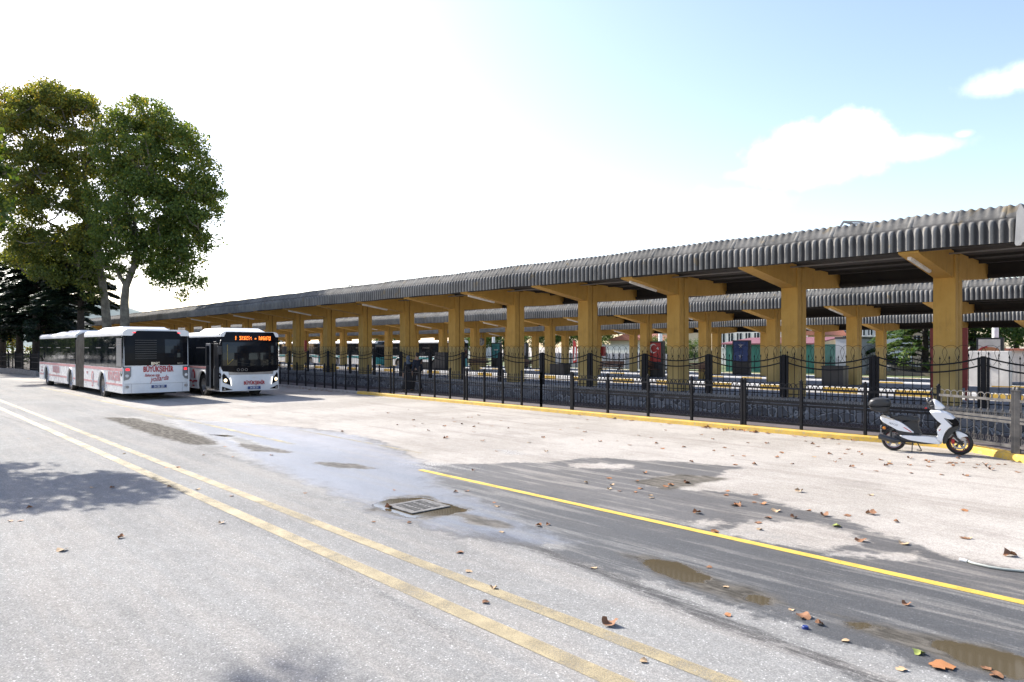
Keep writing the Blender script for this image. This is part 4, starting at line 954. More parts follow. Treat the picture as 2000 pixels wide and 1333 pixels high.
MB().box(SP(500, 840)[0] - .15, SP(500, 840)[0] - .145, -.09, .09, .34, .50).build('number_plate', 'paper_white', sct)
sprism('plate_hanger', [(385, 610), (430, 640), (400, 690), (350, 760), (340, 755), (390, 680)], .05, 'plastic_black', inset=0)
MB().lathe([(.001, -.165), (.024, -.165), (.03, -.145)], 'y', 16, (SP(432, 697)[0], 0, SP(432, 697)[1])).build('indicator', 'orange_lens', sct, 'auto')
MB().tube([T((432, 697), -.15), T((450, 670), -.05)], .01, 5).build('indicator_stalk', 'plastic_black', sct)
MB().prism([SP(*p) for p in [(730, 685), (760, 690), (872, 762), (860, 768)]], -.1525, -.149, 'y').build('side_stripe', 'scooter_red', sct)
MB().prism([SP(*p) for p in [(1285, 740), (1310, 715), (1320, 722), (1295, 748)]], -.173, -.169, 'y').build('shield_mark', 'scooter_red', sct)
lx = SP(575, 640); q = text('NS125', .055, 'bus_grey', (lx[0], -.153, lx[1] + .01), (R(90), R(18), 0), sct, sx=1.1, shear=.3, ext=.001)
q = sprism('top_case', [(168, 300), (190, 225), (262, 197), (380, 196), (500, 215), (528, 250), (532, 300), (520, 320), (340, 335), (180, 318)], .40, 'plastic_black', inset=.07)
sprism('case_base', [(176, 322), (340, 338), (525, 322), (505, 420), (470, 440), (330, 432), (210, 395)], .37, 'plastic_matt', q, inset=.06)
sprism('case_seam', [(166, 300), (340, 318), (534, 300), (532, 318), (340, 336), (170, 320)], .41, 'seat_vinyl', q, inset=.02)
sprism('rack', [(380, 436), (500, 430), (560, 490), (520, 500), (420, 470)], .20, 'plastic_black', inset=.01)

# ------------------------------------------------------------------ people
def skinned(name, V, E, Rd, mat, parent, sub=2, root=0):
    me = bpy.data.meshes.new(name); me.from_pydata(V, E, []); o = bpy.data.objects.new(name, me); col.objects.link(o)
    md = o.modifiers.new('s', 'SKIN'); 
    for i, r in enumerate(Rd):
        sv = me.skin_vertices[0].data[i]; sv.radius = r if isinstance(r, tuple) else (r, r); sv.use_root = (i == root)
    o.modifiers.new('u', 'SUBSURF').levels = sub; bpy.context.view_layer.update()
    m2 = bpy.data.meshes.new_from_object(o.evaluated_get(bpy.context.evaluated_depsgraph_get())); bpy.data.objects.remove(o)
    m2.materials.clear(); return link(name, m2, parent, (mat,), True)
def person(label, loc, rz, h=1.72, woman=False, top='cloth_black', legs='cloth_black', stride=.16, scarf=None):
    k = h / 1.75; t = thing('person', label, 'person', loc, rz)
    V = [(0, 0, .95), (0, 0, 1.15), (0, 0, 1.38), (0, 0, 1.50), (.01, 0, 1.60),
         (0, .17, 1.40), (-.03, .22, 1.15), (.04, .24, .92), (.07, .24, .84), (0, -.17, 1.40), (.02, -.22, 1.15), (-.05, -.24, .92), (-.07, -.24, .84),
         (0, .09, .90), (stride * .7, .10, .50), (stride, .10, .09), (stride + .14, .11, .04), (0, -.09, .90), (-stride * .3, -.10, .50), (-stride, -.10, .12), (-stride + .12, -.11, .04)]
    E = [(0, 1), (1, 2), (2, 3), (3, 4), (2, 5), (5, 6), (6, 7), (7, 8), (2, 9), (9, 10), (10, 11), (11, 12), (0, 13), (13, 14), (14, 15), (15, 16), (0, 17), (17, 18), (18, 19), (19, 20)]
    Rd = [(.14, .11), (.13, .10), (.15, .10), .055, .05, .06, .045, .033, .028, .06, .045, .033, .028, .085, .06, .04, .035, .085, .06, .04, .035]
    V = [tuple(c * k for c in v) for v in V]; Rd = [tuple(c * k for c in r) if isinstance(r, tuple) else r * k for r in Rd]
    b = skinned('body', V, E, Rd, 'skin', t)
    MB().ball((.01 * k, 0, 1.64 * k), .095 * k, .078 * k, .12 * k).ball((.105 * k, 0, 1.63 * k), .018, .015, .025, 8, 6).build('head', 'skin', t, True)
    hand = MB()
    for s, hx in ((1, .07), (-1, -.07)):
        hand.box(hx * k - .02, hx * k + .03, s * .24 * k - .012, s * .24 * k + .012, .76 * k, .85 * k, .008)
        for f_ in range(4): hand.tube([(hx * k - .014 + f_ * .013, s * .24 * k, .77 * k), (hx * k - .010 + f_ * .013, s * .235 * k, (.71 + .01 * (f_ in (0, 3))) * k), (hx * k - .004 + f_ * .013, s * .225 * k, (.685 + .012 * (f_ in (0, 3))) * k)], .006, 5)
        hand.tube([(hx * k + .03, s * .235 * k, .82 * k), (hx * k + .05, s * .225 * k, .775 * k)], .007, 5)
    hand.build('hands', 'skin', t, True)
    J = [0, 1, 2, 5, 6, 7, 9, 10, 11]; im = {a: i for i, a in enumerate(J)}
    jr = [(.17, .135), (.155, .125), (.18, .12), .085, .062, .048, .085, .062, .048]
    skinned('coat' if woman else 'jacket', [tuple(c + (0, 0, -.06 * k)[i] * (a == 0) for i, c in enumerate(V[a])) for a in J], [(im[a], im[b_]) for a, b_ in E if a in im and b_ in im], [tuple(c * k for c in r) if isinstance(r, tuple) else r * k for r in jr], top, t)
    if woman:
        MB().lathe([(.17 * k, 1.0 * k), (.20 * k, .8 * k), (.25 * k, .45 * k), (.28 * k, .16 * k), (.27 * k, .14 * k), (.1 * k, .5 * k)], 'z', 20).build('long_skirt', legs, t, True)
    J = [0, 13, 14, 15, 17, 18, 19]; im = {a: i for i, a in enumerate(J)}
    if not woman: skinned('trousers', [V[a] for a in J], [(im[a], im[b_]) for a, b_ in E if a in im and b_ in im], [(.15 * k, .12 * k), .10 * k, .075 * k, .06 * k, .10 * k, .075 * k, .06 * k], legs, t)
    sh_ = MB()
    for a in (16, 20): sh_.ball((V[a][0] - .05, V[a][1], .045), .14, .05, .05, 10, 6)
    sh_.build('shoes', 'plastic_matt', t, True)
    if scarf: MB().ball((-.01 * k, 0, 1.64 * k), .115 * k, .10 * k, .14 * k).lathe([(.06 * k, 1.56 * k), (.13 * k, 1.46 * k), (.19 * k, 1.36 * k)], 'z', 16).build('headscarf', scarf, t, True)
    else: MB().ball((-.015 * k, 0, 1.665 * k), .102 * k, .088 * k, .112 * k).build('hair', 'hair_dark', t, True)
    return t
person('woman in grey headscarf and long black coat walking beside the man, seen from behind', (XD(797, 18.2), 18.2, .117), R(176), 1.62, True, scarf='scarf_grey')
person('man in black suit with short dark hair walking away on the shaded walkway', (XD(815, 18.55), 18.55, .117), R(178), 1.76, top='cloth_navy')
person('white haired man in blue shirt standing behind the railing under the cedars', (XD(16, 11.4), 11.4, 0), R(200), 1.70, top='cloth_blue', legs='cloth_navy', stride=.05, scarf=None).children[-1].data.materials[0] = M['paper_white']
# ------------------------------------------------------------------ trees
def limb(mb, a, b_, r0, r1, wob=.12, n=5):
    a, b_ = Vector(a), Vector(b_); pts = []; Ln = (b_ - a).length
    for i in range(n + 1):
        t = i / n; p = a.lerp(b_, t)
        if 0 < i < n: p += Vector((random.uniform(-1, 1), random.uniform(-1, 1), random.uniform(-.3, 1))) * wob * Ln * .5
        pts.append(p)
    mb.tube(pts, [r0 + (r1 - r0) * i / n for i in range(n + 1)], 8); return pts
def plane_tree(label, base, lobes, trunk, nclump, per, mat, fork, size=.13, yellow=.3, cr=(.55, 1.15), group=None, bark='bark_plane', name='plane_tree', gaps=()):
    base = Vector(base); t = thing(name, label, 'tree', base, 0, group)
    tr = MB(); tp = [Vector(p) - base for p in trunk[0]]; n = len(tp)
    tr.tube(tp, [trunk[1] + (trunk[2] - trunk[1]) * i / (n - 1) for i in range(n)], 12); tr.tube([(0, 0, -.1), tuple(tp[0].lerp(tp[1], .12))], [trunk[1] * 1.5, trunk[1] * 1.02], 12)
    cs = []; rs = []; vol = np.array([a[1].x * a[1].y * a[1].z for a in lobes]) ** .7; vol /= vol.sum()
    while len(cs) < nclump:
        i = rng.choice(len(lobes), p=vol); c_, r_ = lobes[i]; d = unit(1)[0]; q = Vector(d) * (rng.random() ** .28)
        p = Vector((c_.x + q.x * r_.x, c_.y + q.y * r_.y, c_.z + q.z * r_.z)); bad = False
        for (gp, gr_) in gaps:
            if (p - gp).length < gr_: bad = True
        if bad: continue
        cs.append(p - base); rs.append(rng.uniform(*cr))
    tips = []
    forks = [Vector(f) - base for f in fork]
    for c_ in cs[:int(nclump * .42)]:
        f_ = min(forks + tips, key=lambda q: (q - c_).length + (0 if q in forks else .8))
        mids = f_.lerp(c_, .55) - Vector((0, 0, .25)); limb(tr, f_, mids, .085 if f_ in forks else .05, .05, .1, 3); limb(tr, mids, c_, .05, .015, .1, 3); tips.append(mids)
    for f_ in forks:
        if (f_ - tp[-1]).length > .05: limb(tr, min(tp, key=lambda q: (q - f_).length + (0 if q.z < f_.z else 9)), f_, trunk[2] * .9, .10, .05, 4)
    tr.build('trunk', bark, t, True)
    zmin = min(c.z for c in cs); zmax = max(c.z for c in cs)
    def tint(p, C):
        h = (p[:, 2] - zmin) / (zmax - zmin + .1); cl = np.sin(C[:, 0] * 1.7 + C[:, 2] * 2.3 + C[:, 1]) * .15
        return np.clip(.28 + yellow * .6 * h + cl + rng.normal(0, .22, len(p)), 0, 1)  # tint rises with height: sunlight on the crown top painted into the leaves
    v, tn = leaves(np.array([tuple(c) for c in cs]), np.array(rs), per, size, tint)
    leafobj('crown', v, tn, mat, t); return t
def E_(px, py, Z, rx, rz, ry=None): k = Z / FP; return (PZ(px, py, Z), Vector((rx * k, (ry or rx) * k, rz * k)))
ZB = 50
ga = [(PZ(205, 365, 49.5), .8), (PZ(118, 345, 50), .8), (PZ(160, 395, 50), .5)]
plane_tree('tall green plane tree with forked pale trunk, right one of the pair behind the buses', (*PZ(246, 700, ZB).to_2d(), 0),
    [E_(300, 300, ZB, 95, 95), E_(350, 350, ZB, 85, 110), E_(290, 420, ZB, 105, 95), E_(370, 420, ZB, 58, 85), E_(250, 300, ZB, 62, 90), E_(320, 490, ZB, 70, 50), E_(225, 480, ZB, 40, 60), E_(270, 240, ZB, 60, 48), E_(215, 400, ZB, 45, 80), E_(345, 540, ZB, 50, 40), E_(400, 400, ZB, 32, 70)],
    ([(*PZ(246, 700, ZB).to_2d(), 0), PZ(244, 640, ZB), PZ(243, 590, ZB), PZ(246, 560, ZB), PZ(262, 520, ZB), PZ(268, 490, ZB)], .34, .17), 500, 165, 'leaf_green',
    [PZ(268, 490, ZB), PZ(222, 520, ZB), PZ(195, 470, ZB), PZ(300, 470, ZB), PZ(262, 420, ZB), PZ(325, 420, ZB), PZ(240, 380, ZB)], yellow=.45, gaps=ga, cr=(.5, 1.0))
ZC = 52
plane_tree('tall plane tree with yellowing autumn crown, left one of the pair behind the buses', (*PZ(212, 700, ZC).to_2d(), 0),
    [E_(110, 270, ZC, 105, 100), E_(50, 300, ZC, 85, 120), E_(160, 250, ZC, 55, 62), E_(90, 440, ZC, 105, 70), E_(150, 500, ZC, 70, 60), E_(60, 490, ZC, 70, 40), E_(0, 400, ZC, 70, 95), E_(10, 250, ZC, 60, 70), E_(175, 560, ZC, 28, 30), E_(60, 210, ZC, 80, 42), E_(120, 200, ZC, 70, 30), E_(185, 380, ZC, 50, 90), E_(110, 540, ZC, 50, 25), E_(90, 350, ZC, 110, 60)],
    ([(*PZ(212, 700, ZC).to_2d(), 0), PZ(209, 640, ZC), PZ(205, 590, ZC), PZ(198, 540, ZC), PZ(186, 480, ZC), PZ(178, 430, ZC)], .34, .18), 560, 165, 'leaf_autumn',
    [PZ(178, 430, ZC), PZ(120, 450, ZC), PZ(195, 400, ZC), PZ(130, 360, ZC), PZ(165, 330, ZC), PZ(70, 380, ZC)], yellow=.5, gaps=ga, cr=(.45, .95))
def cedar(label, base, h, r, seed, nb=46, per=150, name='cedar_tree', z0=2.2, group=None, mat='needles'):
    random.seed(seed); t = thing(name, label, 'tree', base, 0, group); tr = MB(); tr.tube([(0, 0, 0), (.05, .02, h * .5), (0, 0, h)], [.30, .22, .03], 10)
    C = []; A = []
    for i in range(nb):
        z = z0 + (h - z0) * (i / nb) ** .9; a = i * 2.4 + random.uniform(-.4, .4); L_ = r * (1 - (z / h) ** 1.6) * random.uniform(.7, 1.1) + .5
        dx, dy = math.cos(a), math.sin(a); pts = []
        for k in range(6): q = k / 5; pts.append(Vector((dx * L_ * q, dy * L_ * q, z + .35 * math.sin(q * 2.2) * L_ * .35 - q * q * L_ * .22)))
        tr.tube(pts, [.06, .05, .04, .03, .02, .01], 5)
        for k in range(per):
            q = random.uniform(.15, 1) ** .8; p = pts[0].lerp(pts[-1], q); j = min(int(q * 5), 4); p = pts[j].lerp(pts[j + 1], q * 5 - j)
            w = (1.1 - q * .5) * .55; off = random.uniform(-1, 1) * w
            C.append((p.x - dy * off, p.y + dx * off, p.z + random.uniform(-.10, .12) - abs(off) * .25))
            aa = a + random.uniform(-.9, .9); A.append((math.cos(aa), math.sin(aa), random.uniform(-.5, .1)))
    tr.build('trunk', 'bark_dark', t, True)
    C = np.array(C); A = np.array(A); n = len(C); b_ = np.cross(A, np.array([0, 0, 1.0]) + rng.normal(0, .35, (n, 3))); b_ /= np.linalg.norm(b_, axis=1, keepdims=True)
    v = quadmesh(C, A * rng.uniform(.16, .34, (n, 1)), b_ * rng.uniform(.05, .10, (n, 1))); leafobj('crown', v, np.clip(rng.normal(.4, .25, n), 0, 1), mat, t); return t
ced = [(5, 64, 10.5, 4.6), (38, 60, 11, 4.8), (70, 57, 11, 4.8), (108, 62, 10.5, 4.5), (157, 54, 11.5, 4.2)]
lab = ['dark cedar at the left edge of the photo', 'dark cedar second from the left behind the railing', 'dark cedar whose broad trunk stands just left of the articulated bus', 'dark cedar rising behind the front half of the articulated bus', 'dark slim trunked cedar in front of the pale blue hill']
for i, (px, Z, h, r) in enumerate(ced):
    p = PZ(px, 700, Z); cedar(lab[i], (p.x, p.y, 0), h, r, 11 + i, 64, 300, group='cedars left of the buses', z0=(3.2 if i < 4 else 5.0))
# near tree, trunk outside the frame, its outer branch hangs into the left edge and shades the road
def SH(px, py, h):                  # point at height h whose shadow falls on the road at that pixel
    g_ = G(px, py); return g_ + sd * (h / sd.z)
lob = [(PZ(-45, 300, 17), Vector((.7, .45, .8))), (PZ(-35, 400, 16.6), Vector((.7, .45, .7))), (PZ(10, 345, 17), Vector((.28, .25, .3))), (PZ(-50, 240, 17.5), Vector((.7, .5, .4))), (SH(60, 935, 6.9), Vector((1.6, .75, .9))), (SH(130, 955, 6.4), Vector((1.4, .65, .7))), (SH(230, 950, 7.0), Vector((1.0, .5, .6))), (SH(20, 970, 6.2), Vector((1.5, .6, 1.0))), (SH(-120, 940, 6.3), Vector((2.2, .9, 1.4))), (SH(-260, 980, 6.8), Vector((2.2, 1.0, 1.6))),
       (SH(590, 1345, 11.6), Vector((.30, .22, .22))), (SH(600, 1340, 11.3), Vector((.3, .2, .2)))]
tb_ = Vector((-19.5, -2.6, 0))
plane_tree('large roadside plane tree whose yellow green branches hang in at the left edge', tb_, lob, ([tb_, tb_ + Vector((.1, .1, 3)), tb_ + Vector((.2, .4, 5.5)), tb_ + Vector((0, .9, 8))], .38, .2), 210, 36, 'leaf_near',
    [tb_ + Vector((.0, 1.2, 5.2)), tb_ + Vector((0, .9, 8))], size=.10, yellow=.6, cr=(.22, .45), group='roadside trees')
# more roadside trees across the road behind the camera line: seen mirrored in the bus windows
src = cedar('dark roadside conifer across the road from the buses, outside the photo', (-34, -11, 0), 10, 4.5, 40, 40, 170, group='roadside trees')
for i in range(20):
    q = dup(src, (-39 - i * 6 + (i % 3), -11.5 - (i % 2) * 2.5, -.8), i * 1.3); q.scale = (1.15, 1.15, 1.1 + .1 * (i % 3))
# background trees beyond the station
def bgtree(px, D, h, r, label, seed=0, name='broadleaf_tree'):
    x = XD(px, D); b_ = Vector((x, D, -.3))
    return plane_tree(label, b_, [(b_ + Vector((0, 0, h * .62)), Vector((r, r, h * .36))), (b_ + Vector((r * .4, -r * .3, h * .5)), Vector((r * .6, r * .6, h * .25))), (b_ + Vector((-r * .5, 0, h * .45)), Vector((r * .6, r * .6, h * .25)))],
        ([b_, b_ + Vector((0, 0, h * .3)), b_ + Vector((.1, 0, h * .55))], .25, .12), 75, 90, 'leaf_back', [b_ + Vector((.1, 0, h * .5))], size=.17, yellow=.3, cr=(.6, 1.2), bark='bark_dark', name=name, group='trees beyond the station')
T0 = bgtree(1900, 68, 8.5, 4.2, 'green tree right of the nearest column, behind the poster cabinet')
T1 = bgtree(1985, 71, 9, 4.4, 'sunlit green tree at the right edge beyond the white hut')
for px, D, sc_, lb in ((925, 74, .9, 'green tree seen beside the clock, left of the pale blue poster'), (985, 78, 1.0, 'tree behind the pale blue poster stand'), (1045, 76, .95, 'tree above the grey panel wall, right of the cream poster'), (1105, 80, 1.0, 'dark tree behind the red and white banner'), (1170, 84, 1.0, 'tree left of the cream gabled house'), (1305, 66, .52, 'small tree right of the red crescent poster'), (1340, 70, .45, 'low tree between the red poster and the second bench'), (560, 70, 1, 'tree beyond the parked coaches, left one'), (760, 72, 1, 'tree beyond the parked coaches, right one')):
    q = dup(T0 if px % 2 else T1, (XD(px, D), D, -.4), px * .01, lb); q.scale = (sc_, sc_, sc_)
cd2 = cedar('large spreading cedar beyond the station, left of the nearest column', (XD(1790, 64), 66, -.6), 9, 6.2, 77, 60, 260, z0=.8, mat='leaf_back')
bush = plane_tree('low yellowing bush between the cedar trunks at the far left', Vector((*PZ(25, 690, 68).to_2d(), 0)), [(Vector((*PZ(25, 690, 68).to_2d(), 1.8)), Vector((1.6, 1.6, 1.6)))], ([Vector((*PZ(25, 690, 68).to_2d(), 0)), Vector((*PZ(25, 690, 68).to_2d(), 1.4))], .06, .04), 26, 60, 'leaf_near', [Vector((*PZ(25, 690, 68).to_2d(), 1.4))], yellow=.9, name='bush', cr=(.4, .7))
bush['category'] = 'bush'
for i in range(14):
    q = dup(T0 if i % 2 else T1, (-105 - 6 * (i % 5) - (i // 5) * 9, -16 + (i * 7) % 22, -1.2), i * .9, ('green', 'tall green', 'bushy')[i % 3] + ' tree far down the road beyond the left edge, outside the photo'); q['group'] = 'roadside trees'
# distant hill
mb = MB(); cx_, cy_ = PZ(120, 678, 900).to_2d(); n = 40; vs = []; fs = []
for i in range(n + 1):
    for j in range(n + 1):
        u, v = i / n * 2 - 1, j / n * 2 - 1; rr = min(math.hypot(u, v), 1)
        vs.append((cx_ + u * 330, cy_ + v * 330, -2 + 62 * (math.cos(rr * math.pi) * .5 + .5) * (1 + .12 * math.sin(u * 9) * math.cos(v * 7))))
for i in range(n):
    for j in range(n): a = i * (n + 1) + j; fs.append((a, a + n + 1, a + n + 2, a + 1))
mb.add(vs, fs); mb.build('hills', 'hill', None, True, fix=False)['kind'] = 'structure'

# ------------------------------------------------------------------ left island railing on stone kerb
pA, pB = Vector((*PZ(76, 700, 54).to_2d(), 0)), Vector((*PZ(-60, 700, 76).to_2d(), 0)); pA = G(76, 735); pB = G(-40, 722.5)
L_, a_ = seg_frame(pA, pB)
isl = thing('island_railing', 'black spear topped railing on a rough stone kerb, at the far left beyond the buses', 'railing', pA, a_)
sb = MB(); x = 0
while x < L_: w_ = random.uniform(.7, 1.3); sb.box(x, x + w_ - .03, -.18, .18, 0, .38 + random.uniform(-.04, .05), .04); x += w_
ob = sb.build('stone_kerb', 'old_kerb', isl)
im_ = MB()
for z in (1.35, 1.0, .52): im_.box(0, 2.4, -.015, .015, z - .02, z + .02)
for k in range(12): x = (k + .5) * .2; im_.tube([(x, 0, .36), (x, 0, 1.5)], .018, 4, cap=False); im_.tube([(x, 0, 1.49), (x, 0, 1.54), (x, 0, 1.68)], [.015, .035, .002], 4)
ipm = im_.mesh('panel'); ipm.materials.append(M['iron']); ipo = MB().box(-.05, .05, -.05, .05, .3, 1.72).ball((0, 0, 1.76), .06, .06, .06, 8, 5).mesh('post'); ipo.materials.append(M['iron'])
for k in range(int(L_ / 2.4)):
    q = link('panel', ipm, isl); q.location = (k * 2.4, 0, 0); q = link('post', ipo, isl); q.location = (k * 2.4, 0, 0)

# ------------------------------------------------------------------ station furniture
def bench(px, D, z, rz, label):
    t = thing('park_bench', label, 'bench', (XD(px, D), D, z), rz, 'brown station benches')
    for s in (-.7, .7):
        MB().tube([(s, -.28, 0), (s, -.12, .42), (s, .30, .44)], .025, 5).tube([(s, .32, 0), (s, .15, .42), (s, .25, .85)], .025, 5).tube([(s, -.25, .42), (s, -.25, .62), (s, .2, .64)], .018, 5).build('leg', 'iron', t)
    for nm, ys__, z_ in (('seat', (-.22, -.11, 0, .11), .45),):
        mb = MB()
        for y in ys__: mb.box(-.92, .92, y, y + .09, z_, z_ + .035, .008)
        mb.build('seat', 'wood_brown', t)
    mb = MB()
    for k in range(4): mb.box(-.92, .92, .19 + k * .02, .215 + k * .02, .55 + k * .09, .63 + k * .09, .006)
    mb.build('backrest', 'wood_brown', t); return t
bench(1190, 33.4, .38, 0, 'brown slatted bench seen through the fence between two middle shelter columns')
bench(1357, 33.6, .38, 0, 'brown bench end seen just right of a nearest row column, left of the blue poster')
bench(1199, 47.0, .05, 0, 'small far bench beyond the slatted bench')
bench(1018, 34.0, .38, 0, 'bench with black scissor legs, in front of the grey poster')
bench(936, 34.0, .38, R(80), 'bench turned end on, left of the pale blue poster')
bench(1283, 34.5, .38, R(85), 'bench turned end on below the red crescent poster')
def planter(px0, px1, D, z, h, label, plants=False):
    x0, x1 = XD(px0, D), XD(px1, D); t = thing('planter_box', label, 'planter', ((x0 + x1) / 2, D, z), 0, 'black planter boxes'); w_ = abs(x1 - x0) / 2
    MB().box(-w_, w_, -.3, .3, 0, h, .01).build('box', 'plastic_black', t); MB().box(-w_ - .03, w_ + .03, -.33, .33, h, h + .04, .01).build('rim', 'plastic_matt', t)
    MB().box(-w_ + .04, w_ - .04, -.26, .26, h + .001, h + .05).build('soil', 'under_dark', t); return t
planter(1080, 1108, 33.3, .38, .62, 'black planter box left of the nearest row column, before the banner')
planter(1610, 1652, 33.2, .38, .85, 'tall black planter box beside the green kiosk corner')
planter(824, 856, 33.5, .38, .50, 'low black box behind the walking man')
cs_ = thing('covered_machine', 'dark grey covered machine standing beside the low black box', 'machine', (XD(866, 33.4), 33.4, .38)); MB().prism([(-.75, 0), (.75, 0), (.72, 1.35), (-.55, 1.35)], -.4, .4, 'y').build('cover', 'plastic_matt', cs_); MB().box(-.72, .72, -.42, .42, 0, .1).build('base', 'under_dark', cs_)
def poster(px0, px1, D, z, ztop, mat, label, zb=.75, deco=None):
    x0, x1 = XD(px0, D), XD(px1, D); w_ = (x1 - x0) / 2; t = thing('poster_stand', label, 'poster stand', ((x0 + x1) / 2, D, z), 0, 'advertising poster stands'); h = ztop - z
    MB().box(-w_, w_, -.12, .12, zb, h, .01).build('frame', 'plastic_black', t); MB().box(-w_, w_, -.13, .13, 0, zb - .002, .01).build('base', 'plastic_black', t)
    p = MB().box(-w_ + .1, w_ - .14, -.128, -.121, zb + .05, h - .09).build('poster', mat, t)
    if deco: deco(p, w_, zb, h)
    return t
def d_bird(p, w_, zb, h):
    for q, s_ in ((.78, 1), (.28, .9)):
        z = zb + (h - zb) * q; mb = MB()
        for k in range(-2, 3): mb.tube([(-.02, -.131, z - .12 * s_), (k * .06 * s_ - .02, -.131, z - .05 + .02 * abs(k)), (k * .10 * s_ - .02, -.131, z + (.10 - abs(k) * .03) * s_)], .012, 4)
        mb.tube([(-.14, -.131, z - .17 * s_), (.10, -.131, z - .17 * s_)], .012, 4); mb.build('emblem', 'paper_white', p)
poster(1432, 1466, 49.3, .05, zD(1449, 665, 49.3), 'poster_blue', 'navy blue poster with two small white wing emblems in front of the green kiosk', .95, d_bird)
def d_cres(p, w_, zb, h):
    z = zb + (h - zb) * .66; c = MB(); r_ = .28; pts = []
    for i in range(17): a = R(40) + R(280) * i / 16; pts.append((-.12 + r_ * math.cos(a), z + r_ * math.sin(a)))
    for i in range(17): a = R(320) - R(280) * i / 16; pts.append((-.05 + r_ * .80 * math.cos(a), z + r_ * .80 * math.sin(a)))
    c.prism(pts, -.134, -.130, 'y').build('crescent', 'paper_white', p)
    s_ = MB().prism([(.22 + (.11 if i % 2 == 0 else .045) * math.cos(i * math.pi / 5 + math.pi), z + (.11 if i % 2 == 0 else .045) * math.sin(i * math.pi / 5 + math.pi)) for i in range(10)], -.134, -.130, 'y').build('star', 'paper_white', p)
poster(1266, 1297, 34.6, .38, zD(1285, 667, 34.6), 'poster_red', 'red poster with white crescent and star, half hidden by a yellow column', .85, d_cres)
def d_arch(p, w_, zb, h): MB().box(-.25, .35, -.134, -.130, zb + .25, h - .75).build('picture', 'teal_paint', p); MB().box(-.25, .35, -.136, -.1345, h - .8, h - .68).build('headline', 'paper_white', p)
poster(961, 979, 49.5, .05, zD(970, 670, 49.5), 'teal_paint', 'narrow pale blue poster stand between two columns, trees behind', .9, d_arch)
poster(1018, 1031, 49.5, .05, zD(1024, 670, 49.5), 'grey_wall', 'narrow grey poster stand above the bench with scissor legs', 1.2)
def d_food(p, w_, zb, h):
    MB().ball((-.05, -.131, h - .75), .55, .01, .24, 20, 10).build('food_picture', 'food_orange', p); MB().tube([(-.55, -.138, h - .85), (-.4, -.138, h - .58), (-.1, -.138, h - .5)], .05, 5).build('red_arc', 'poster_red', p)
poster(1908, 1961, 46.3, .05, zD(1935, 660, 46.3), 'poster_cream', 'cream food poster in a black frame right of the nearest column', .6, d_food)
fr_ = thing('white_cabinet', 'tall white metal cabinet standing in front of the cream food poster', 'cabinet', (XD(1931, 45.9 - 1), 45.2, -.05)); CH = zD(1931, 686, 45.2) + .05; MB().box(-.93, .93, -.35, .3, .1, CH, .02).build('body', 'white_wall', fr_); MB().box(-.012, .012, -.362, -.35, .15, CH - .05).build('door_gap', 'bus_grey', fr_); MB().box(.06, .09, -.39, -.35, 1.0, 1.3).build('handle', 'bus_silver', fr_)
rb = thing('red_notice_board', 'dark red notice board standing behind the nearest yellow column, edges showing on both sides', 'notice board', (XD(1853, 22.6), 22.6, .66))
MB().box(-.47, .47, -.03, .03, .35, 2.02, .01).build('board', 'sign_red', rb); 
for s in (-.43, .43): MB().box(s - .025, s + .025, -.025, .025, 0, .35).build('leg', 'sign_red', rb)
for px, D, y0, y1, lb in ((596, 33.7, 665, 687, 'small red fire box on a middle row column near the right bus'), (1177, 34.9, 677, 696, 'small red fire box on a middle row column left of the slatted bench')):
    t = thing('fire_box', lb, 'fire box', (XD(px, D), D, zD(px, y1, D))); hh = zD(px, y0, D) - zD(px, y1, D); MB().box(-.18, .18, -.12, .12, 0, hh, .01).build('case', 'sign_red', t); MB().box(-.14, .14, -.13, -.121, .08, hh - .08).build('door', 'poster_red', t)
ck = thing('platform_clock', 'round grey double clock hanging beside a column above the end on bench', 'clock', (XD(940, 36), 36, zD(940, 668, 36)))
MB().lathe([(.001, -.09), (.26, -.09), (.30, -.06), (.30, .06), (.26, .09), (.001, .09)], 'y', 28).build('case', 'bus_grey', ck, 'auto'); f_ = MB().lathe([(.001, -.095), (.24, -.095), (.24, -.09)], 'y', 28).build('dial', 'clock_face', ck)
MB().box(-.012, .012, -.10, -.096, 0, .16).box(-.0, .12, -.10, -.096, -.012, .012).build('hands', 'plastic_black', ck); MB().tube([(0, 0, .28), (0, 0, .62)], .02, 6).build('hanger', 'bus_grey', ck)
bn = thing('feather_banner', 'red and white feather banner between columns above bright green grass', 'banner', (XD(1119, 59), 59, -.3))
MB().tube([(0, 0, 0), (0, 0, 3.2)], .02, 6).build('pole', 'bus_silver', bn); MB().prism([(.02, .6), (.55, .8), (.62, 2.4), (.35, 3.1), (.02, 3.2)], -.01, .01, 'y').build('flag', 'poster_red', bn); MB().prism([(.12, .9), (.48, 1.0), (.45, 2.4), (.30, 2.5), (.22, 1.7)], -.014, -.011, 'y').build('white_print', 'paper_white', bn)
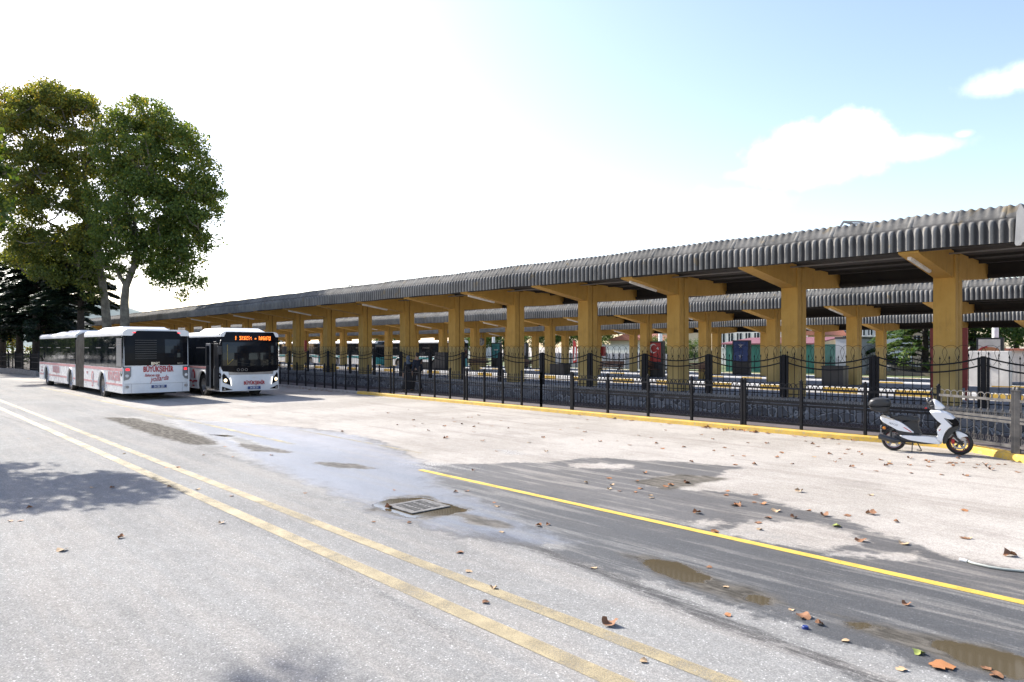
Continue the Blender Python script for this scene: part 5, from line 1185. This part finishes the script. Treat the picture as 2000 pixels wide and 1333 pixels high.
# kiosk
kx0, kx1 = XD(1418, 62), XD(1585, 62); kz = -.35
kk = thing('green_kiosk', 'green panelled kiosk with maroon corrugated roof behind the navy poster', 'kiosk', ((kx0 + kx1) / 2, 62, kz)); kw = (kx1 - kx0) / 2
MB().box(-kw, kw, 0, 5, 0, 2.75).build('wall', 'green_panel', kk)
sd_ = MB()
for k in range(int(kw * 2 / .6)): sd_.box(-kw + k * .6, -kw + k * .6 + .03, -.03, 0, 0, 2.7)
sd_.build('battens', 'green_panel', kk)
MB().prism([(-.5, 2.72), (5.4, 3.35), (5.4, 3.45), (-.5, 2.84)], -kw - .4, kw + .4, 'x').build('roof', 'maroon_roof', kk)
MB().box(kw * .2, kw * .2 + 1.4, -.05, -.01, .4, 2.2).build('shutter', 'teal_paint', kk)
k2 = thing('grey_panel_kiosk', 'pale grey panel kiosk end just right of the green kiosk', 'kiosk', (XD(1655, 62), 62, kz)); MB().box(-1.0, .9, 0, 4, 0, 3.2).build('wall', 'grey_wall', k2); MB().box(-1.05, .95, -.05, 4.1, 3.2, 3.35).build('roof', 'plastic_black', k2)
def house(px0, px1, D, dep, z1, wall, label, roof='tile_roof', rh=1.4, wins=3, wz=(1.2, 2.4), arch=False, rows_=1):
    x0, x1 = XD(px0, D), XD(px1, D); w_ = (x1 - x0) / 2; t = thing('house', label, 'building', ((x0 + x1) / 2, D, -.5)); MB().box(-w_, w_, 0, dep, 0, z1).build('wall', wall, t)
    if rh > 0: MB().prism([(-w_ - .4, z1 + .01), (w_ + .4, z1 + .01), (0, z1 + rh)], -.4, dep + .4, 'y').build('roof', roof, t)
    else: MB().box(-w_ - .15, w_ + .15, -.15, dep, z1 + .01, z1 + .3).build('roof', roof, t)
    for q in range(rows_):
        for k in range(wins):
            cx = -w_ + (k + .5) * 2 * w_ / wins; ww = w_ / wins * .55; za, zb_ = wz[0] + q * 3, wz[1] + q * 3
            poly = [(cx - ww, za), (cx + ww, za), (cx + ww, zb_)] + ([(cx + ww * math.cos(math.pi * i / 6), zb_ + ww * math.sin(math.pi * i / 6)) for i in range(1, 6)] if arch else []) + [(cx - ww, zb_)]
            wn = MB().prism(poly, -.02, .05, 'y').build('window', 'window_dark', t); MB().box(cx - .04, cx + .04, -.05, -.021, za, zb_).box(cx - ww - .06, cx + ww + .06, -.09, -.0201, za - .1, za - .01).build('frame', 'white_paint', wn)
    return t
house(1192, 1262, 84, 8, 3.6, 'cream_wall', 'cream gabled house beyond the grey panel wall', rh=1.1, wins=5, wz=(1.9, 3.0))
house(1403, 1560, 82, 10, 8.2, 'white_wall', 'pale building with wide windows rising behind the green kiosk', roof='concrete', rh=0, wins=9, wz=(2.6, 4.4), rows_=2)
house(1578, 1600, 76, 6, 3.9, 'cream_wall', 'small cream gable peeping between two columns above the kiosk roof', rh=1.4, wins=1)
house(1605, 1668, 90, 8, 8, 'grey_wall', 'grey blue building with dark windows right of the kiosk', roof='concrete', rh=0, wins=5, wz=(2.8, 4.6), rows_=2)
wh = house(1678, 1722, 80, 9, 8.6, 'white_wall', 'white building with tall arched dark windows and a black shop sign', roof='concrete', rh=0, wins=3, wz=(3.9, 6.0), arch=True)
sgn = MB().box(-1.9, 2.2, -.3, -.1, 2.2, 3.0).build('shop_sign', 'plastic_black', wh); text('HAMZA PE', .42, 'paper_white', (.75, -.32, 2.62), (R(90), 0, 0), sgn, sx=.8, bold=.01); text('Y', .8, 'line_yellow', (-1.2, -.32, 2.6), (R(90), 0, R(0)), sgn, shear=.3, bold=.03)
house(880, 925, 96, 8, 6, 'white_wall', 'red roofed house peeping above trees left of the clock', rh=2.2, wins=3, wz=(2.5, 4))
house(1255, 1330, 96, 8, 5.2, 'cream_wall', 'red roofed cream house above the crescent poster', rh=2.0, wins=4, wz=(2.5, 4))
house(1735, 1850, 92, 8, 5.5, 'cream_wall', 'pinkish house behind the spreading cedar', rh=1.8, wins=5, wz=(2.5, 4))
gw = thing('panel_wall', 'long light grey panel wall with wire pattern beyond the farthest shelter', 'wall', (0, 60.4, -.4)); MB().box(XD(1035, 60), XD(1300, 60), 0, .12, 0, 1.85).build('panels', 'grey_wall', gw)
pw = MB()
for k in range(60):
    x = XD(1035, 60) + k * .9
    if x < XD(1300, 60): pw.box(x, x + .06, -.06, 0, 0, 1.95)
pw.build('posts', 'plastic_black', gw)
ww_ = thing('white_rendered_wall', 'high white rendered wall in front of the cream gabled house', 'wall', (0, 70, -.4)); MB().box(XD(1176, 70), XD(1262, 70), 0, .2, 0, 2.75).build('render', 'white_wall', ww_); MB().box(XD(1176, 70) - .1, XD(1262, 70) + .1, -.08, .28, 2.752, 2.85).build('coping', 'concrete', ww_)
lw = thing('low_stone_wall', 'low beige stone wall with thin iron fence under the spreading cedar', 'wall', (0, 63.6, -.25)); MB().box(XD(1665, 64), XD(2080, 64), 0, .4, 0, .36).build('masonry', 'beige_stone', lw)
fe = MB(); x = XD(1665, 64)
while x < XD(2080, 64): fe.tube([(x, .2, .36), (x, .2, 1.5)], .014, 4, cap=False); x += .22
for z in (.5, 1.4): fe.box(XD(1665, 64), XD(2080, 64), .185, .215, z, z + .03)
fe.build('iron_fence', 'iron', lw)
ht = thing('white_hut', 'low white corrugated hut with pink roof edge at the right edge', 'hut', (XD(1990, 56), 56, -.35)); MB().box(-1.3, 2.5, 0, 3, 0, 2.25).build('wall', 'white_wall', ht); MB().box(-1.45, 2.6, -.2, 3.2, 2.252, 2.4).build('roof', 'tile_roof', ht)
sd2 = MB()
for k in range(14): sd2.box(-.9 + k * .24, -.86 + k * .24, -.03, 0, .1, 1.5)
sd2.build('ribs', 'grey_wall', ht)
for px, D, lb in ((1944, 58, 'thick white lamp post rising behind the cream food poster'), (964, 60, 'thick white post above the pale blue poster'), (1290, 60, 'thick white post above the crescent poster')):
    t = thing('lamp_post', lb, 'post', (XD(px, D), D, -.3), 0, 'white posts beyond the shelters'); MB().tube([(0, 0, 0), (0, 0, 9)], [.22, .16], 14).build('pole', 'white_paint', t, 'auto'); MB().box(-.3, .3, -.3, .3, 0, .15, .02).build('base', 'concrete', t)
def car(px, D, label, mat, rz=0):
    t = thing('parked_car', label, 'car', (XD(px, D), D, -.4), rz, 'cars parked beyond the station')
    MB().prism([(-2.1, .3), (2.1, .3), (2.15, .6), (1.95, .82), (1.1, .92), (.5, 1.38), (-1.1, 1.42), (-1.75, .98), (-2.1, .9)], -.85, .85, 'y', .12).build('body', mat, t, 'auto')
    MB().prism([(.98, .93), (.46, 1.33), (-1.05, 1.36), (-1.55, .97)], -.862, .862, 'y', .0).build('window', 'window_dark', t)
    for x in (-1.3, 1.35):
        for y in (-.78, .78): w_ = MB().lathe([(.001, -.1), (.2, -.1), (.31, -.09), (.32, .09), (.2, .1), (.001, .1)], 'y', 20, (x, y, .32)).build('wheel', 'rubber', t, 'auto')
    return t
car(1694, 68, 'white car parked below the black shop sign', 'bus_white'); car(1757, 69, 'pale blue car parked behind the low stone wall', 'bus_silver')
# coaches in the second lane
cz = gz(41.5); c1_ = thing('parked_coach', 'white and teal coach parked between the shelters, nearest one', 'bus', (XD(880, 41.5) - 11, 42.4, cz), 0, 'white and teal coaches parked between the shelters')
shell(c1_, 0, 11, [2.6, 9], [1.2, 2.6, 4, 5.4, 6.8, 8.2, 9.6], white='bus_white')
for s in (-1, 1):
    o = MB().box(.1, 10.9, min(s * (HB + .004), s * (HB + .012)), max(s * (HB + .004), s * (HB + .012)), .98, 1.2).build('teal_stripe', 'teal_paint', c1_)
for x0_, sg in ((11.14, 1), (-.0, -1)):
    f_ = fmap(x0_, sg); epatch(rect(-1.265, 1.265, .29, 1.1), 0, -.14, f_, 'end_panel', 'teal_paint', c1_); epatch([(-1.265, 1.1), (1.265, 1.1), (1.265, 2.5), (1.0, 2.8), (-1.0, 2.8), (-1.265, 2.5)], 0, -.14, f_, 'windscreen', 'glass_dark', c1_)
dup(c1_, (XD(880, 41.5) - 11 - 13, 42.4, cz), 0, 'white and teal coach parked between the shelters, middle one'); dup(c1_, (XD(880, 41.5) - 11 - 26, 42.4, cz), 0, 'white and teal coach parked between the shelters, farthest one')

# ------------------------------------------------------------------ drain, hose, litter, leaves
gc = G(817, 990); dg = thing('drain_grate', 'square iron drain grate with slots sunk in a muddy puddle', 'drain grate', (gc.x, gc.y, 0))
MB().box(-.255, .255, -.255, .255, .003, .0092).build('shade_plate', 'under_dark', dg)  # flat dark plate stands for the shaded hollow below the bars
fm = MB().box(-.31, .31, -.31, -.25, .004, .016, .002).box(-.31, .31, .25, .31, .004, .016, .002).box(-.31, -.25, -.25, .25, .004, .016, .002).box(.25, .31, -.25, .25, .004, .016, .002); fm.build('frame', 'iron_grate', dg)
br = MB()
for k in range(8): br.box(-.25 + k * .0675, -.25 + k * .0675 + .022, -.2495, .2495, .0105, .0128)
for y in (-.09, .08): br.box(-.249, .249, y - .014, y + .014, .0106, .0126)
br.box(-.249, .249, -.249, -.215, .0107, .0127).box(-.249, .249, .215, .249, .0107, .0127); br.build('bars', 'iron_grate', dg)
hs = thing('garden_hose', 'pale hose lying on the forecourt at the right edge of the photo', 'hose', G(1885, 1098)); b0 = G(1885, 1098)
MB().tube([G(a, b_) - b0 + Vector((0, 0, .014)) for a, b_ in ((1885, 1097), (1900, 1103), (1930, 1110), (1960, 1115), (2000, 1119), (2060, 1124), (2120, 1120))], .012, 8).build('tube', 'hose', hs, True)
MB().tube([(-.05, 0, .014), (.02, -.005, .014)], .017, 8).build('nozzle', 'paper_white', hs)
bc = thing('bottle_cap', 'small blue bottle cap beside the leaf on the wet road', 'bottle cap', G(1573, 1228)); MB().lathe([(.001, .02), (.02, .02), (.024, .014), (.024, 0)], 'z', 18).build('cap', 'cap_blue', bc); MB().lathe([(.0245, .0), (.0265, .0), (.0265, .004), (.0245, .004)], 'z', 18).build('ring', 'cap_blue', bc)
pc = thing('paper_scrap', 'crumpled white and pink paper scrap lying behind the scooter by the kerb', 'litter', G(1828, 873)); MB().ball((0, 0, .035), .06, .045, .035, 9, 6).build('paper', 'paper_white', pc); MB().ball((.03, -.02, .03), .035, .03, .025, 7, 5).build('print', 'bus_red_faded', pc)
def leaf_mesh(seed, curl):
    r_ = random.Random(seed); bm = bmesh.new(); n = 15; rad = []
    for i in range(n):
        a = 2 * math.pi * i / n; lob = .55 + .45 * abs(math.cos(a * 2.5)) ** .7; rad.append(lob * r_.uniform(.85, 1.1) * (.35 if i == 0 else 1))
    rings = []
    for q in (.5, 1.0):
        rings.append([bm.verts.new((q * rad[i] * math.cos(2 * math.pi * i / n), q * rad[i] * math.sin(2 * math.pi * i / n) * .9, .03 + curl * (q ** 2) * (.55 * math.sin(4 * math.pi * i / n + seed) + .25 * math.sin(2 * math.pi * i / n * 3 + seed * 2) + .45))) for i in range(n)])
    c_ = bm.verts.new((0, 0, .04))
    for i in range(n):
        j = (i + 1) % n; bm.faces.new((c_, rings[0][i], rings[0][j])); bm.faces.new((rings[0][i], rings[1][i], rings[1][j], rings[0][j]))
    a = bm.verts.new((.1, .02, .05)); b_ = bm.verts.new((.1, -.02, .05)); d = bm.verts.new((1.1, .0, .12 + curl * .3)); bm.faces.new((a, b_, d))
    mn = min(v.co.z for v in bm.verts)
    for v in bm.verts: v.co.z += .02 - mn
    me = bpy.data.meshes.new('leaf'); bm.to_mesh(me); bm.free(); me.shade_smooth(); return me
LM = {}
for m_ in ('dry_leaf', 'dry_leaf_pale', 'dry_leaf_orange', 'dry_leaf_green'):
    LM[m_] = []
    for k, cv in enumerate((.12, .32, .55, .2)):
        me = leaf_mesh(k * 3 + len(LM), cv); me.materials.append(M[m_]); LM[m_].append(me)
def put_leaf(px, py, r, m_, k, label, group=None, rz=None):
    o = bpy.data.objects.new('fallen_leaf', LM[m_][k]); col.objects.link(o); p = G(px, py); o.location = (p.x, p.y, .002); o.scale = (r, r, r)
    o.rotation_euler = (random.uniform(-.12, .12), random.uniform(-.12, .12), random.uniform(0, 6.28) if rz is None else rz); tag(o, label, 'leaf', group)
big = [(1840, 1303, .105, 'dry_leaf_orange', 0, 'large orange brown leaf lying flat beside the big puddle'), (1795, 1277, .06, 'dry_leaf_green', 1, 'yellow green leaf just above the large orange leaf'), (1190, 1221, .085, 'dry_leaf', 2, 'curled brown leaf with upright lobes on the upper yellow line'), (1568, 1207, .085, 'dry_leaf', 1, 'brown leaf on the wet road above the blue bottle cap'), (122, 1076, .075, 'dry_leaf_pale', 1, 'pale tan curled leaf low on the left road'),
       (237, 1051, .055, 'dry_leaf_orange', 2, 'small orange leaf standing up on the left road'), (760, 992, .07, 'dry_leaf_orange', 2, 'bright orange leaf at the left corner of the drain puddle'), (1760, 1308, .05, 'dry_leaf_pale', 0, 'tan leaf left of the large orange leaf'), (1396, 1040, .06, 'dry_leaf_orange', 1, 'orange brown leaf on the bright yellow line'), (1701, 1005, .09, 'dry_leaf', 2, 'tall curled brown leaf on the forecourt'),
       (1682, 1057, .085, 'dry_leaf', 1, 'brown leaf on the dark damp patch edge'), (1765, 1063, .075, 'dry_leaf_pale', 1, 'pale leaf on the damp patch edge'), (1634, 1029, .075, 'dry_leaf_green', 1, 'whitish green curled leaf on the damp patch'), (1514, 999, .08, 'dry_leaf_pale', 1, 'pale brown leaf on the damp corner of the forecourt'), (1441, 988, .08, 'dry_leaf', 2, 'dark curled leaf above the damp patch'), (1972, 1086, .09, 'dry_leaf', 2, 'red brown leaf above the end of the hose'),
       (386, 957, .05, 'dry_leaf_pale', 1, 'white tan leaf on the double line by the tree shadow'), (219, 954, .05, 'dry_leaf', 2, 'dark brown leaf inside the tree shadow'), (916, 1117, .05, 'dry_leaf_pale', 0, 'pale flat leaf between drain and double line'), (1160, 1110, .045, 'dry_leaf_pale', 0, 'pale flat leaf right of the drain'), (1258, 1293, .04, 'dry_leaf_pale', 1, 'tiny pale leaf near the bottom of the photo'), (871, 857, .09, 'dry_leaf', 2, 'upright brown leaf on the forecourt right of the buses')]
for q in big: put_leaf(q[0], q[1], q[2] * .9, *q[3:])
G1, G2, G3 = 'fallen leaves on the dry forecourt', 'fallen leaves on the grey road', 'fallen leaves gathered along the kerb'
L1, L2, L3 = 'small dry brown leaf lying on the pale forecourt', 'small dry leaf lying on the grey road lane', 'small dry brown leaf in the strip along the yellow kerb'
pts = [(1190, 935), (1195, 948), (1144, 944), (1245, 940), (1250, 955), (1210, 960), (1260, 925), (1300, 951), (1270, 968), (1340, 944), (1190, 957), (1420, 960), (1475, 967), (1435, 988), (1610, 1008), (1500, 1012), (1480, 1022), (1483, 1035), (1362, 1003), (1240, 962), (1272, 973), (1310, 948), (1340, 943), (1418, 968), (1473, 982), (1490, 985), (1550, 1012), (1580, 998), (1655, 1008), (1700, 968), (1750, 1020), (1882, 998), (1884, 1052), (1890, 1052), (1560, 961), (1780, 925), (1840, 928), (1886, 930), (1925, 908), (1963, 908), (1988, 923), (1735, 903), (1664, 913), (1640, 897), (1590, 893), (1547, 907), (1473, 908), (1430, 891), (1415, 875), (1335, 874), (1350, 903), (1230, 870), (1205, 862), (1172, 863), (1067, 883), (1033, 865), (970, 882), (942, 862), (925, 920), (960, 833), (810, 833), (868, 833), (668, 844), (487, 812)]
for k, (a, b_) in enumerate(pts): put_leaf(a, b_, random.uniform(.038, .07), random.choice(['dry_leaf', 'dry_leaf', 'dry_leaf_orange', 'dry_leaf_pale']), k % 4, L1, G1)
for k in range(75):
    a = random.uniform(700, 1960); y0 = 794 + (a - 1000) * .088 if a > 1000 else 794 + (a - 1000) * .085; b_ = y0 + 10 + abs(random.gauss(0, 26)) + random.uniform(0, 10)
    if 1712 < a < 1905 and b_ < 892: b_ = 897 + random.uniform(0, 18)
    put_leaf(a, b_, random.uniform(.035, .065), random.choice(['dry_leaf', 'dry_leaf', 'dry_leaf_orange']), k % 4, L1, G1)
for k in range(60):
    a = random.choice([random.uniform(1080, 1260), random.uniform(1300, 1660), random.uniform(1380, 1500), random.uniform(560, 650)]); x = XD(a, 16.5); o = bpy.data.objects.new('fallen_leaf', LM[random.choice(['dry_leaf', 'dry_leaf_orange'])][k % 4]); col.objects.link(o)
    o.location = (x, line_y(x) - .22 - abs(random.gauss(0, .12)), .002); s_ = random.uniform(.04, .075); o.scale = (s_,) * 3; o.rotation_euler = (0, 0, random.uniform(0, 6)); tag(o, L3, 'leaf', G3)
for k, (a, b_) in enumerate([(40, 1018), (20, 1019), (58, 993), (180, 953), (57, 857), (243, 887), (330, 952), (596, 964), (325, 914), (348, 914), (432, 1023), (452, 970), (440, 873), (398, 890), (890, 962), (912, 960), (965, 982), (970, 990), (1070, 1026), (898, 1080), (770, 958), (950, 1178), (965, 1150), (1385, 1109), (1418, 1147), (1420, 1203), (1600, 1220), (1652, 1253), (1926, 1306), (1945, 1321), (1770, 1182), (1545, 1192), (730, 1020), (800, 1022), (1052, 1028), (980, 1040), (455, 893), (530, 890)]):
    put_leaf(a, b_, random.uniform(.03, .05), random.choice(['dry_leaf', 'dry_leaf_pale', 'dry_leaf_orange']), k % 4, L2, G2)
for i, x in enumerate((-46, -52, -58, -66, -73)): 
    car(1000, 68, ('silver', 'first white', 'second silver', 'second white', 'farthest silver')[i] + ' car parked across the road from the buses, outside the photo', ('bus_silver', 'bus_white')[i % 2]).location = (x, -8.2, 0)
